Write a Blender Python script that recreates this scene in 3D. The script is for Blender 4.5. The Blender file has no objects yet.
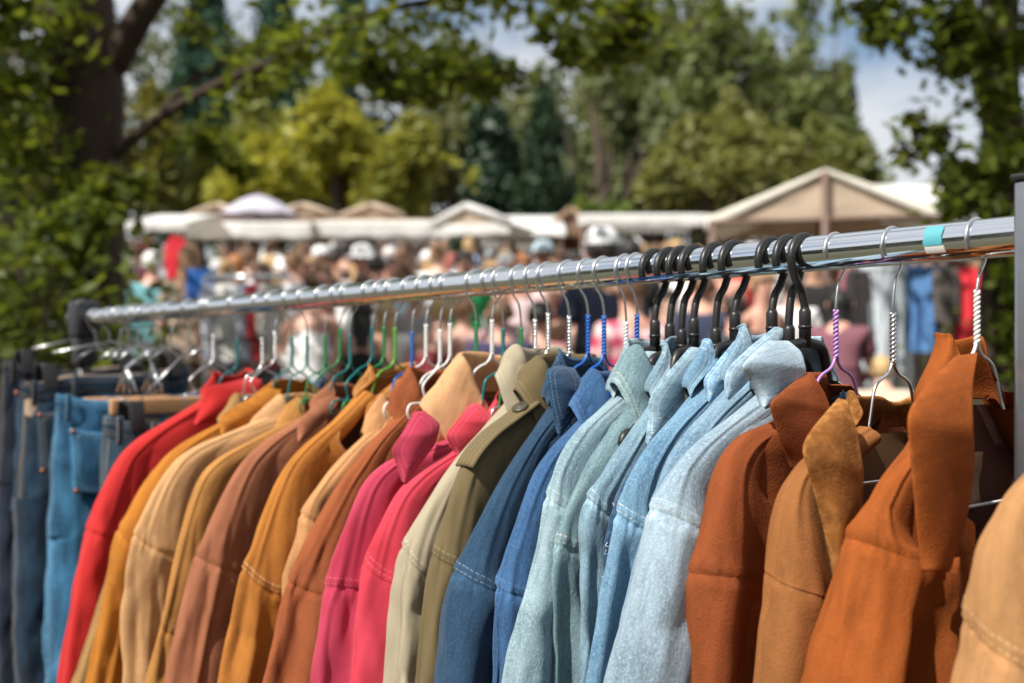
import bpy, bmesh, math, random
import numpy as np
from mathutils import Vector, Matrix

random.seed(5)
rng = np.random.default_rng(11)
scene = bpy.context.scene
COL = scene.collection
PI = math.pi
R_ = math.radians

# ------------------------------------------------------------------ helpers
def smooth(a, b, x):
    t = np.clip((np.asarray(x, float) - a) / (b - a), 0, 1)
    return t * t * (3 - 2 * t)

def _hash(x, y, z, seed):
    M = np.uint64(0xffffffff)
    h = (x.astype(np.int64).astype(np.uint64) * np.uint64(374761393) + y.astype(np.int64).astype(np.uint64) * np.uint64(668265263)
         + z.astype(np.int64).astype(np.uint64) * np.uint64(2246822519) + np.uint64(seed * 3266489917 % (1 << 32))) & M
    h = ((h ^ (h >> np.uint64(13))) * np.uint64(1274126177)) & M
    h = ((h ^ (h >> np.uint64(16))) * np.uint64(2654435761)) & M
    h = h ^ (h >> np.uint64(15))
    return h.astype(float) / 4294967295.0 * 2 - 1

def vnoise(x, y, z, seed=0):
    x, y, z = np.broadcast_arrays(np.asarray(x, float), np.asarray(y, float), np.asarray(z, float))
    xi, yi, zi = np.floor(x), np.floor(y), np.floor(z)
    fx, fy, fz = x - xi, y - yi, z - zi
    fx, fy, fz = (f * f * f * (f * (f * 6 - 15) + 10) for f in (fx, fy, fz))
    out = 0
    for dx in (0, 1):
        for dy in (0, 1):
            for dz in (0, 1):
                w = (fx if dx else 1 - fx) * (fy if dy else 1 - fy) * (fz if dz else 1 - fz)
                out = out + w * _hash(xi + dx, yi + dy, zi + dz, seed)
    return out

class MB:
    """collects shapes and links them as ONE mesh object"""
    def __init__(s):
        s.V = []; s.n = 0; s.F = []
    def verts(s, P):
        P = np.asarray(P, float).reshape(-1, 3); o = s.n; s.V.append(P); s.n += len(P); return o
    def faces(s, f, mat=0, uv=None):
        f = np.asarray(f, int)
        if len(f): s.F.append((f, mat, uv))
    def grid(s, P, uv=None, wv=False, wu=False, mat=0, flip=False):
        n, m = P.shape[:2]; o = s.verts(P)
        I = np.arange(n if wu else n - 1); J = np.arange(m if wv else m - 1)
        I, J = np.meshgrid(I, J, indexing='ij'); I = I.ravel(); J = J.ravel()
        I2 = (I + 1) % n; J2 = (J + 1) % m
        f = np.stack([I * m + J, I2 * m + J, I2 * m + J2, I * m + J2], 1)
        u = None
        if uv is not None:
            # uv given on (n[+1], m[+1]) so the wrap seam keeps its own coordinate
            Ie = I + 1; Je = J + 1
            u = np.stack([uv[I, J], uv[Ie if uv.shape[0] > n or not wu else I2, J], uv[Ie if uv.shape[0] > n or not wu else I2, Je if uv.shape[1] > m or not wv else J2], uv[I, Je if uv.shape[1] > m or not wv else J2]], 1)
        if flip:
            f = f[:, ::-1]; u = u[:, ::-1] if u is not None else None
        s.faces(f + o, mat, u)
        return o
    def tube(s, pts, r, seg=8, mat=0, closed=False, caps=True):
        pts = np.asarray(pts, float); n = len(pts)
        r = np.broadcast_to(np.asarray(r, float), (n,))
        T = np.gradient(pts, axis=0)
        if closed: T = np.roll(pts, -1, 0) - np.roll(pts, 1, 0)
        T /= np.linalg.norm(T, axis=1)[:, None] + 1e-12
        a = np.array([0, 0, 1.0]) if abs(T[0][2]) < .9 else np.array([1.0, 0, 0])
        N = np.cross(T[0], a); N /= np.linalg.norm(N)
        th = np.arange(seg) / seg * 2 * PI
        P = np.zeros((n, seg, 3))
        for i in range(n):
            N = N - T[i] * (N @ T[i]); N /= np.linalg.norm(N) + 1e-12
            B = np.cross(T[i], N)
            P[i] = pts[i] + r[i] * (np.cos(th)[:, None] * N + np.sin(th)[:, None] * B)
        o = s.grid(P, wv=True, wu=closed, mat=mat)
        if caps and not closed:
            s.faces([list(range(o, o + seg))][:1], mat) if seg <= 4 else s._fan(o, seg, pts[0], mat, True)
            e = o + (n - 1) * seg
            s._fan(e, seg, pts[-1], mat, False)
    def _fan(s, o, seg, c, mat, flip):
        k = s.verts([c]); i = np.arange(seg); j = (i + 1) % seg
        f = np.stack([np.full(seg, k), o + i, o + j], 1)
        s.faces(f if flip else f[:, ::-1], mat)
    def box(s, c, size, rot=None, bev=.004, mat=0, segs=2):
        bm = bmesh.new(); bmesh.ops.create_cube(bm, size=1)
        for v in bm.verts: v.co = Vector((v.co.x * size[0], v.co.y * size[1], v.co.z * size[2]))
        if bev > 0: bmesh.ops.bevel(bm, geom=bm.edges[:], offset=min(bev, min(size) * .45), segments=segs, affect='EDGES', profile=.6)
        M = (rot if rot is not None else Matrix.Identity(3))
        bm.verts.index_update()
        o = s.verts([tuple(M @ v.co + Vector(c)) for v in bm.verts])
        for f in bm.faces:
            s.faces([[v.index + o for v in f.verts]], mat)
        bm.free()
    def lathe(s, prof, seg=24, mat=0, axis=None, origin=(0, 0, 0)):
        prof = np.asarray(prof, float); th = np.arange(seg) / seg * 2 * PI
        P = np.stack([prof[:, :1] * np.cos(th), prof[:, :1] * np.sin(th), np.repeat(prof[:, 1:2], seg, 1)], 2)
        if axis is not None:
            q = Vector((0, 0, 1)).rotation_difference(Vector(axis)).to_matrix()
            P = P @ np.array(q).T
        s.grid(P + np.array(origin), wv=True, mat=mat)
    def mesh(s, name, smooth_=True):
        me = bpy.data.meshes.new(name)
        V = np.concatenate(s.V) if s.V else np.zeros((0, 3))
        me.vertices.add(len(V)); me.vertices.foreach_set('co', V.ravel())
        nl = sum(f.size for f, _, _ in s.F); nf = sum(len(f) for f, _, _ in s.F)
        me.loops.add(nl); me.polygons.add(nf)
        li = np.concatenate([f.ravel() for f, _, _ in s.F])
        tot = np.concatenate([np.full(len(f), f.shape[1]) for f, _, _ in s.F])
        st = np.concatenate([[0], np.cumsum(tot)[:-1]])
        me.loops.foreach_set('vertex_index', li.astype(np.int32))
        me.polygons.foreach_set('loop_start', st.astype(np.int32))
        try: me.polygons.foreach_set('loop_total', tot.astype(np.int32))
        except Exception: pass
        me.polygons.foreach_set('material_index', np.concatenate([np.full(len(f), m) for f, m, _ in s.F]).astype(np.int32))
        me.polygons.foreach_set('use_smooth', np.full(nf, smooth_))
        if any(u is not None for _, _, u in s.F):
            uvl = me.uv_layers.new(name='UVMap')
            U = np.concatenate([(u.reshape(-1, 2) if u is not None else np.full((f.size, 2), .5)) for f, _, u in s.F])
            uvl.data.foreach_set('uv', U.ravel())
        me.update(calc_edges=True); me.validate()
        return me
    def build(s, name, mats, parent=None, smooth_=True):
        me = s.mesh(name, smooth_)
        for m in (mats if isinstance(mats, (list, tuple)) else [mats]): me.materials.append(m)
        return link(name, me, parent)

def link(name, data, parent=None):
    o = bpy.data.objects.new(name, data); COL.objects.link(o)
    if parent is not None: o.parent = parent
    return o

def tag(o, label=None, cat=None, group=None, kind=None):
    if label: o['label'] = label
    if cat: o['category'] = cat
    if group: o['group'] = group
    if kind: o['kind'] = kind
    return o

def thing(name, label, cat, loc=(0, 0, 0), rz=0, group=None):
    o = link(name, None); o.location = loc; o.rotation_euler = (0, 0, rz); o.empty_display_size = .05
    return tag(o, label, cat, group)

# ------------------------------------------------------------------ camera numbers
F = 1150.0; CX, CY = 512.0, 341.5
CAMZ = 1.15
RAIL_R = np.array([.44, 1.0]); RU = np.array([-.647, .763])     # right end of the rail, direction along it
NEAR = np.array([-.763, -.647])
RAIL_RAD = .0178

def t_of(x):
    k = (x - CX) / F
    return (.44 - k) / (.647 + .763 * k)
def rail(t):
    p = RAIL_R + RU * t
    return np.array([p[0], p[1], CAMZ + .092 - .037 * t / 2.195])
def at(x, y, Y):
    return np.array([(x - CX) / F * Y, Y, CAMZ + (CY - y) / F * Y])
def ground(y):
    y = np.asarray(y, float)
    return np.where(y < 8, 0, np.where(y < 13, .08 * (y - 8), np.where(y < 20, .4 + .12 * (y - 13), 1.24 + .01 * (np.minimum(y, 60) - 20))))

# ------------------------------------------------------------------ materials
class NT:
    def __init__(s, name):
        s.m = bpy.data.materials.new(name); s.m.use_nodes = True
        s.t = s.m.node_tree; s.t.nodes.clear()
        s.out = s.n('ShaderNodeOutputMaterial')
    def n(s, typ, **kw):
        x = s.t.nodes.new(typ)
        for k, v in kw.items(): setattr(x, k, v)
        return x
    def l(s, a, b): s.t.links.new(a, b)
    def val(s, sock, v):
        if hasattr(v, 'links') or isinstance(v, bpy.types.NodeSocket): s.l(v, sock)
        else: sock.default_value = v
    def math(s, op, a, b=0.0, c=0.0, clamp=False):
        x = s.n('ShaderNodeMath', operation=op, use_clamp=clamp)
        s.val(x.inputs[0], a); s.val(x.inputs[1], b); s.val(x.inputs[2], c)
        return x.outputs[0]
    def mix(s, f, a, b, blend='MIX'):
        x = s.n('ShaderNodeMix', data_type='RGBA', blend_type=blend)
        s.val(x.inputs[0], f); s.val(x.inputs[6], a); s.val(x.inputs[7], b)
        return x.outputs[2]
    def noise(s, vec, scale, detail=4, rough=.55):
        x = s.n('ShaderNodeTexNoise'); s.val(x.inputs['Scale'], scale); s.val(x.inputs['Detail'], detail); s.val(x.inputs['Roughness'], rough)
        if vec is not None: s.l(vec, x.inputs['Vector'])
        return x.outputs['Fac']
    def ramp(s, f, a, b):
        x = s.n('ShaderNodeMapRange'); s.val(x.inputs[0], f); x.inputs[1].default_value = a; x.inputs[2].default_value = b
        return x.outputs[0]
    def bsdf(s, **kw):
        b = s.n('ShaderNodeBsdfPrincipled')
        for k, v in kw.items(): s.val(b.inputs[k.replace('_', ' ')], v)
        return b

def C4(c, k=1.0): return (min(1, c[0] * k), min(1, c[1] * k), min(1, c[2] * k), 1)
def srgb(r, g, b):
    f = lambda v: (v / 255 / 12.92) if v / 255 <= .04045 else ((v / 255 + .055) / 1.055) ** 2.4
    return (f(r), f(g), f(b))

def simple(name, col, rough=.6, metal=0, var=.12, scale=8, bump=0, bscale=60, **kw):
    n = NT(name); tc = n.n('ShaderNodeTexCoord').outputs['Object']
    f = n.noise(tc, scale, 5)
    c = n.mix(f, C4(col, 1 - var), C4(col, 1 + var))
    b = n.bsdf(Base_Color=c, Roughness=rough, Metallic=metal, **kw)
    if bump:
        bm = n.n('ShaderNodeBump'); bm.inputs['Strength'].default_value = bump; bm.inputs['Distance'].default_value = .002
        n.l(n.noise(tc, bscale, 4), bm.inputs['Height']); n.l(bm.outputs[0], b.inputs['Normal'])
    n.l(b.outputs[0], n.out.inputs[0])
    return n.m

def fabric(name, kind, col, thread=None, fade=None, whisk=False):
    n = NT(name)
    tcn = n.n('ShaderNodeTexCoord'); uv = tcn.outputs['UV']; ob = tcn.outputs['Object']
    sep = n.n('ShaderNodeSeparateXYZ'); n.l(uv, sep.inputs[0]); U, V = sep.outputs[0], sep.outputs[1]
    comb = n.n('ShaderNodeCombineXYZ'); 
    hb = None
    if kind == 'suede':
        broad = n.noise(ob, 14, 6, .62); mid = n.noise(ob, 110, 5, .65); fine = n.noise(ob, 480, 3, .6)
        c = n.mix(n.ramp(broad, .3, .7), C4(col, .80), C4(col, 1.14))
        c = n.mix(n.math('MULTIPLY', n.ramp(mid, .46, .70), .42), c, C4(fade or col, 1.35))
        c = n.mix(n.math('MULTIPLY', n.ramp(fine, .48, .70), .42), c, C4(col, .60))
        n.val(comb.inputs[0], n.math('MULTIPLY', U, .25)); n.val(comb.inputs[1], V)
        nap = n.noise(comb.outputs[0], 36, 4, .6); c = n.mix(n.math('MULTIPLY', n.ramp(nap, .40, .66), .62), c, C4(col, 1.42))
        near = n.math('SUBTRACT', 1.0, n.math('DIVIDE', n.math('ABSOLUTE', U), .010), clamp=True)
        c = n.mix(n.math('MULTIPLY', n.math('MULTIPLY', near, n.ramp(mid, .40, .62)), .5), c, C4(fade or col, 1.6))
        hb = n.math('ADD', n.math('MULTIPLY', fine, .9), n.math('MULTIPLY', mid, .18))
        b = n.bsdf(Roughness=.92, Sheen_Weight=.22, Sheen_Roughness=.45, Specular_IOR_Level=.15); bs, bd = .5, .0016
        n.val(b.inputs['Sheen Tint'], C4(fade or col, 1.6))
    elif kind == 'denim':
        n.val(comb.inputs[0], n.math('MULTIPLY', U, .12)); n.val(comb.inputs[1], V)
        streak = n.noise(comb.outputs[0], 950, 3, .7)
        slub = n.noise(comb.outputs[0], 230, 3, .6)
        fleck = n.noise(ob, 430, 3, .7)
        broad = n.noise(ob, 7, 5, .6)
        c = n.mix(n.ramp(broad, .32, .68), C4(col, .72), C4(fade, .98))
        c = n.mix(n.math('MULTIPLY', n.ramp(streak, .42, .75), .6), c, C4(fade, 1.3))
        c = n.mix(n.math('MULTIPLY', n.ramp(slub, .46, .68), .48), c, C4(col, .50))
        c = n.mix(n.math('MULTIPLY', n.ramp(fleck, .50, .66), .55), c, C4(fade, 1.45))
        if whisk:
            mpn = n.n('ShaderNodeMapping'); mpn.inputs['Scale'].default_value = (16, 16, 4.5); n.l(ob, mpn.inputs[0])
            wv = n.noise(mpn.outputs[0], 1.6, 5, .62); c = n.mix(n.math('MULTIPLY', n.ramp(wv, .46, .70), .75), c, C4(fade, 1.7)); c = n.mix(n.math('MULTIPLY', n.ramp(wv, .50, .32), .6), c, C4(col, .5))
        # worn, bleached cloth along seams and edges
        near = n.math('SUBTRACT', 1.0, n.math('DIVIDE', n.math('ABSOLUTE', U), .016), clamp=True)
        wear = n.math('MULTIPLY', near, n.ramp(n.noise(ob, 130, 3), .38, .66))
        c = n.mix(n.math('MULTIPLY', wear, .8), c, C4(fade, 1.7))
        hb = n.math('ADD', n.math('MULTIPLY', streak, .6), n.math('MULTIPLY', fleck, .5))
        b = n.bsdf(Roughness=.85, Sheen_Weight=.12, Specular_IOR_Level=.2); bs, bd = .55, .0015
    else:
        broad = n.noise(ob, 8, 5, .6); weave = n.noise(uv, 1300, 2, .6); mid = n.noise(ob, 70, 4)
        c = n.mix(n.ramp(broad, .3, .7), C4(col, .88), C4(fade or col, 1.1))
        c = n.mix(n.math('MULTIPLY', n.ramp(weave, .5, .8), .25), c, C4(col, .7))
        hb = n.math('ADD', n.math('MULTIPLY', weave, .5), n.math('MULTIPLY', mid, .4))
        b = n.bsdf(Roughness=.78, Sheen_Weight=.1, Specular_IOR_Level=.25); bs, bd = .28, .0012
    if thread:
        dash = n.math('LESS_THAN', n.math('FRACT', n.math('MULTIPLY', V, 260.0)), .66)
        line = n.math('ADD', n.math('COMPARE', U, -.0055, .0007), n.math('COMPARE', U, -.0125, .0007), clamp=True)
        st = n.math('MULTIPLY', line, dash)
        c = n.mix(n.math('MULTIPLY', st, .85), c, C4(thread))
        groove = n.math('ADD', n.math('COMPARE', U, -.0055, .0014), n.math('COMPARE', U, -.0125, .0014), clamp=True)
        hb = n.math('SUBTRACT', hb, n.math('MULTIPLY', groove, .6))
        hb = n.math('ADD', hb, n.math('MULTIPLY', st, .5))
    n.val(b.inputs['Base Color'], c)
    bm = n.n('ShaderNodeBump'); bm.inputs['Strength'].default_value = bs; bm.inputs['Distance'].default_value = bd
    n.l(hb, bm.inputs['Height']); n.l(bm.outputs[0], b.inputs['Normal'])
    n.l(b.outputs[0], n.out.inputs[0])
    return n.m

def leafmat(name, c1, c2, trans=.35):
    n = NT(name)
    r = n.n('ShaderNodeNewGeometry').outputs['Random Per Island']
    tc = n.n('ShaderNodeTexCoord').outputs['Object']
    f = n.math('ADD', n.math('MULTIPLY', r, .6), n.math('MULTIPLY', n.ramp(n.noise(tc, .9, 3), .3, .7), .5), clamp=True)
    c = n.mix(f, C4(c1), C4(c2))
    d = n.bsdf(Base_Color=c, Roughness=.5, Specular_IOR_Level=.35)
    t = n.n('ShaderNodeBsdfTranslucent'); n.l(n.mix(.4, c, C4((c2[0] * 1.5, c2[1] * 1.35, c2[2] * .5))), t.inputs[0])
    x = n.n('ShaderNodeMixShader'); x.inputs[0].default_value = trans
    n.l(d.outputs[0], x.inputs[1]); n.l(t.outputs[0], x.inputs[2]); n.l(x.outputs[0], n.out.inputs[0])
    return n.m

def clothmat(name, col, trans=.35):
    n = NT(name); tc = n.n('ShaderNodeTexCoord').outputs['Object']
    c = n.mix(n.ramp(n.noise(tc, 2.5, 5), .35, .7), C4(col, .86), C4(col, 1.05))
    d = n.bsdf(Base_Color=c, Roughness=.8)
    t = n.n('ShaderNodeBsdfTranslucent'); n.l(c, t.inputs[0])
    x = n.n('ShaderNodeMixShader'); x.inputs[0].default_value = trans
    n.l(d.outputs[0], x.inputs[1]); n.l(t.outputs[0], x.inputs[2]); n.l(x.outputs[0], n.out.inputs[0])
    return n.m

M_chrome = simple('chrome', (.82, .84, .86), .10, 1, .03, 5)
M_chrome2 = simple('zinc_wire', (.74, .75, .76), .28, 1, .08, 40)
M_gold = simple('brass_wire', (.62, .46, .22), .35, 1, .1, 40)
M_post = simple('post_steel', (.36, .37, .39), .30, .9, .2, 20, .1)
M_blackp = simple('black_plastic', (.018, .017, .017), .38, 0, .2, 30, .08, 200)
M_brack = simple('black_bracket', (.022, .022, .025), .45, 0, .2, 30, .1)
M_tape = simple('teal_tape', (.075, .34, .40), .5, 0, .12, 40, .2, 90)
M_pale = simple('pale_glue', (.72, .70, .68), .7, 0, .1, 60)
M_wood = simple('pale_wood', (.52, .27, .12), .5, 0, .25, 18, .15)
COAT = {k: simple(k + '_plastic_coat', c, .3, 0, .05, 30) for k, c in dict(
    green=(.01, .22, .06), teal=(.0, .16, .17), lime=(.10, .36, .03), blue=(.01, .12, .48), white=(.78, .77, .75), purple=(.42, .22, .52), red=(.55, .02, .03)).items()}
M_brassb = simple('brass_button', (.45, .33, .18), .4, 1, .2, 60)
M_steelb = simple('steel_button', (.40, .38, .36), .4, 1, .2, 60)

# ------------------------------------------------------------------ the clothes rack
def catmull(P, n):
    P = np.asarray(P, float)
    Q = np.vstack([2 * P[0] - P[1], P, 2 * P[-1] - P[-2]])
    d = np.concatenate([[0], np.cumsum(np.linalg.norm(np.diff(Q, axis=0), axis=1) ** .5)])
    out = []
    for i in range(1, len(Q) - 2):
        t0, t1, t2, t3 = d[i - 1:i + 3]
        t = np.linspace(t1, t2, 40, endpoint=(i == len(Q) - 3))[:, None]
        A1 = (t1 - t) / (t1 - t0) * Q[i - 1] + (t - t0) / (t1 - t0) * Q[i]
        A2 = (t2 - t) / (t2 - t1) * Q[i] + (t - t1) / (t2 - t1) * Q[i + 1]
        A3 = (t3 - t) / (t3 - t2) * Q[i + 1] + (t - t2) / (t3 - t2) * Q[i + 2]
        B1 = (t2 - t) / (t2 - t0) * A1 + (t - t0) / (t2 - t0) * A2
        B2 = (t3 - t) / (t3 - t1) * A2 + (t - t1) / (t3 - t1) * A3
        out.append((t2 - t) / (t2 - t1) * B1 + (t - t1) / (t2 - t1) * B2)
    S = np.vstack(out)
    L = np.concatenate([[0], np.cumsum(np.linalg.norm(np.diff(S, axis=0), axis=1))])
    if n is None: return S, L
    s = np.linspace(0, L[-1], n)
    return np.stack([np.interp(s, L, S[:, k]) for k in range(S.shape[1])], 1), s

rack = thing('clothes_rack', 'long chrome clothes rack carrying all the jackets and jeans', 'clothes rack', tuple(rail(1.1) * [1, 1, 0]))
inv = np.array(rack.location)
T_L, T_R = 2.225, -.0235
b = MB(); ts = np.linspace(T_L - .01, -.62, 40)
pts = np.array([rail(t) for t in ts]) - inv
b.tube(pts, RAIL_RAD, 40); b.build('rail', M_chrome, rack)
railrot = Matrix.Rotation(math.atan2(RU[1], RU[0]), 3, 'Z')
# far post with its clamp
pl = rail(T_L + .012) - inv
b = MB(); b.tube([(pl[0], pl[1], -inv[2] + .03), (pl[0], pl[1], pl[2] + .045)], .017, 20); b.build('post', M_brack, rack)
b = MB(); b.box(pl + [0, 0, -.002], (.062, .058, .085), railrot, .008)
b.box(pl + [0, 0, -.075], (.046, .046, .07), railrot, .006); b.build('clamp', M_brack, rack)
# near post
pr = rail(T_R) - inv
b = MB(); b.box((pr[0], pr[1], (pr[2] + .045 + .03) / 2), (.032, .05, pr[2] + .045 - .03), railrot, .004); b.build('post', M_post, rack)
b = MB(); b.box(pr + [0, 0, .047], (.036, .054, .006), railrot, .002); b.build('post_cap', M_blackp, rack)
for p in (pl, pr):
    b = MB(); q = np.array([NEAR[0], NEAR[1]]) * .32
    b.tube([(p[0] + q[0], p[1] + q[1], .03), (p[0] - q[0], p[1] - q[1], .03)], .018, 16); b.build('foot', M_post, rack)
b = MB(); b.tube([(pl[0], pl[1], .12), (pr[0], pr[1], .12)], .012, 14); b.build('lower_bar', M_post, rack)
# strip of tape round the rail
tt = t_of(943); b = MB(); n_ = 40
seg = np.linspace(0, 2 * PI, n_, endpoint=False)
ax = np.array([RU[0], RU[1], -.0169]); ax /= np.linalg.norm(ax); sd = np.array([NEAR[0], NEAR[1], 0]); up = np.cross(sd, ax); up = up if up[2] > 0 else -up
def ring_patch(t0, t1, a0, a1, rad, n=30, m=6, wob=0):
    A = np.linspace(a0, a1, n); T = np.linspace(t0, t1, m); P = np.zeros((n, m, 3))
    for j, t in enumerate(T):
        c = rail(t) - inv
        P[:, j] = c + rad * (np.cos(A)[:, None] * sd + np.sin(A)[:, None] * up)
    if wob:
        P[:, 0] += (vnoise(A * 5, 0, 0, 3) * wob)[:, None] * ax; P[:, -1] += (vnoise(A * 5, 7, 0, 3) * wob)[:, None] * ax
    return P
b.grid(ring_patch(tt - .009, tt + .009, -.22, .85, RAIL_RAD + .0009, wob=.0008)); b.build('tape', M_tape, rack)
b = MB(); b.grid(ring_patch(tt - .010, tt + .0085, -.62, -.23, RAIL_RAD + .0006, wob=.0012)); b.build('tape_residue', M_pale, rack)

# ------------------------------------------------------------------ hangers
HG = 'hangers along the rail'
def hook_pts(R, side, zneck, tip=-18, n=34):
    """hook in the p-z plane round the rail axis; side=+1 puts the open tip on the near side"""
    a = np.radians(np.linspace(tip, 205, n)); zc = RAIL_RAD - R + .0
    P = np.stack([R * np.cos(a) * side, R * np.sin(a) + zc + .001], 1)
    e = P[-1]
    tail = [(-side * R * .62, zc - R * .95), (-side * R * .22, zc - R * 1.45), (0, zneck * .55 - .018), (0, zneck)]
    Q, _ = catmull(np.vstack([P[:-1:3], [e], tail]), 70)
    return Q

def hanger(label, hx, yaw, kind, color, side, wS=.19, zS=-.20, neck=-.10, bar=True, tilt=0, tip=-18, zb=-.128):
    t = t_of(hx); o = rail(t); a = NEAR
    ang = math.atan2(a[1], a[0]) + R_(yaw)
    root = thing('coat_hanger', label, 'hanger', tuple(o), ang, HG)
    root.rotation_euler = (tilt, 0, ang)
    if kind == 'plastic':
        r = .0042; H = hook_pts(RAIL_RAD + r + .0012, side, neck + .02, tip)
        b = MB(); b.tube(np.insert(H, 1, 0, 1), r, 12); b.build('hook', M_blackp, root)
        b = MB(); b.tube([(0, 0, neck + .034), (0, 0, neck + .03), (0, 0, neck - .004)], [.0045, .0062, .0062], 14)
        b.tube([(0, 0, neck + .016), (0, 0, neck + .013)], .0068, 14); b.build('neck', M_blackp, root)
        for s in (1, -1):
            Q, _ = catmull([(0, neck - .001), (s * .016, neck - .003), (s * .030, neck - .008), (s * .046, zb - .012), (s * wS * .6, (zb - .012) * .45 + zS * .55 - .004), (s * wS * .96, zS + .014), (s * wS, zS + .004)], 40)
            b = MB(); b.tube(np.insert(Q, 1, 0, 1), .0052, 12); b.build('shoulder_arm', M_blackp, root)
        if bar:
            b = MB(); b.tube([(wS * .95, 0, zS + .012), (wS * .8, 0, zS - .03), (-wS * .8, 0, zS - .03), (-wS * .95, 0, zS + .012)], .004, 10); b.build('trouser_bar', M_blackp, root)
        return root
    tip = tip + float(vnoise(hx * .37, 0, 0, 5)) * 26; r = .0014; ztw = neck + .048
    H = hook_pts(RAIL_RAD + r + .0008, side, ztw, tip)
    b = MB(); b.tube(np.insert(H, 1, 0, 1), r, 8); b.build('hook', M_chrome2, root)
    cm = COAT[color] if color in COAT else (M_gold if color == 'gold' else M_chrome2)
    b = MB(); z = np.linspace(ztw + .004, neck + .004, 70); ph = (z - ztw) / .0085 * 2 * PI
    rr = r * 1.15
    for k in (0, PI):
        b.tube(np.stack([rr * np.cos(ph + k), rr * np.sin(ph + k), z], 1), rr, 7)
    b.build('twisted_neck', cm, root)
    for s in (1, -1):
        Q, _ = catmull([(s * .001, neck + .006), (s * .0045, neck - .001), (s * .010, neck - .006), (s * .022, neck - .011), (s * .030, neck - .017), (s * .048, zb - .012), (s * wS * .6, (zb - .010) * .45 + zS * .55 - .003), (s * wS * .94, zS + .010), (s * wS, zS), (s * wS * .95, zS - .010)], 60)
        b = MB(); b.tube(np.insert(Q, 1, 0, 1), r * 1.15, 8); b.build('shoulder_wire', cm, root)
    if bar:
        b = MB(); b.tube([(wS * .95, 0, zS - .010), (wS * .5, 0, zS - .015), (-wS * .5, 0, zS - .015), (-wS * .95, 0, zS - .010)], r * 1.15, 8); b.build('trouser_bar', cm, root)
    return root

# ------------------------------------------------------------------ jackets
JG = 'second-hand jackets on the rail'
LIN = {k: fabric('lining_' + k, 'cotton', c) for k, c in dict(brown=(.10, .035, .02), dark=(.035, .022, .018), blue=(.07, .16, .26), grey=(.18, .16, .13), wool=(.17, .075, .02)).items()}

def normals(P, wrap):
    du = np.gradient(P, axis=0)
    if wrap: dv = (np.roll(P, -1, 1) - np.roll(P, 1, 1)) / 2
    else: dv = np.gradient(P, axis=1)
    N = np.cross(du, dv); N /= np.linalg.norm(N, axis=2)[:, :, None] + 1e-12
    return N

def sgnpow(c, e): return np.sign(c) * np.abs(c) ** e

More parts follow.
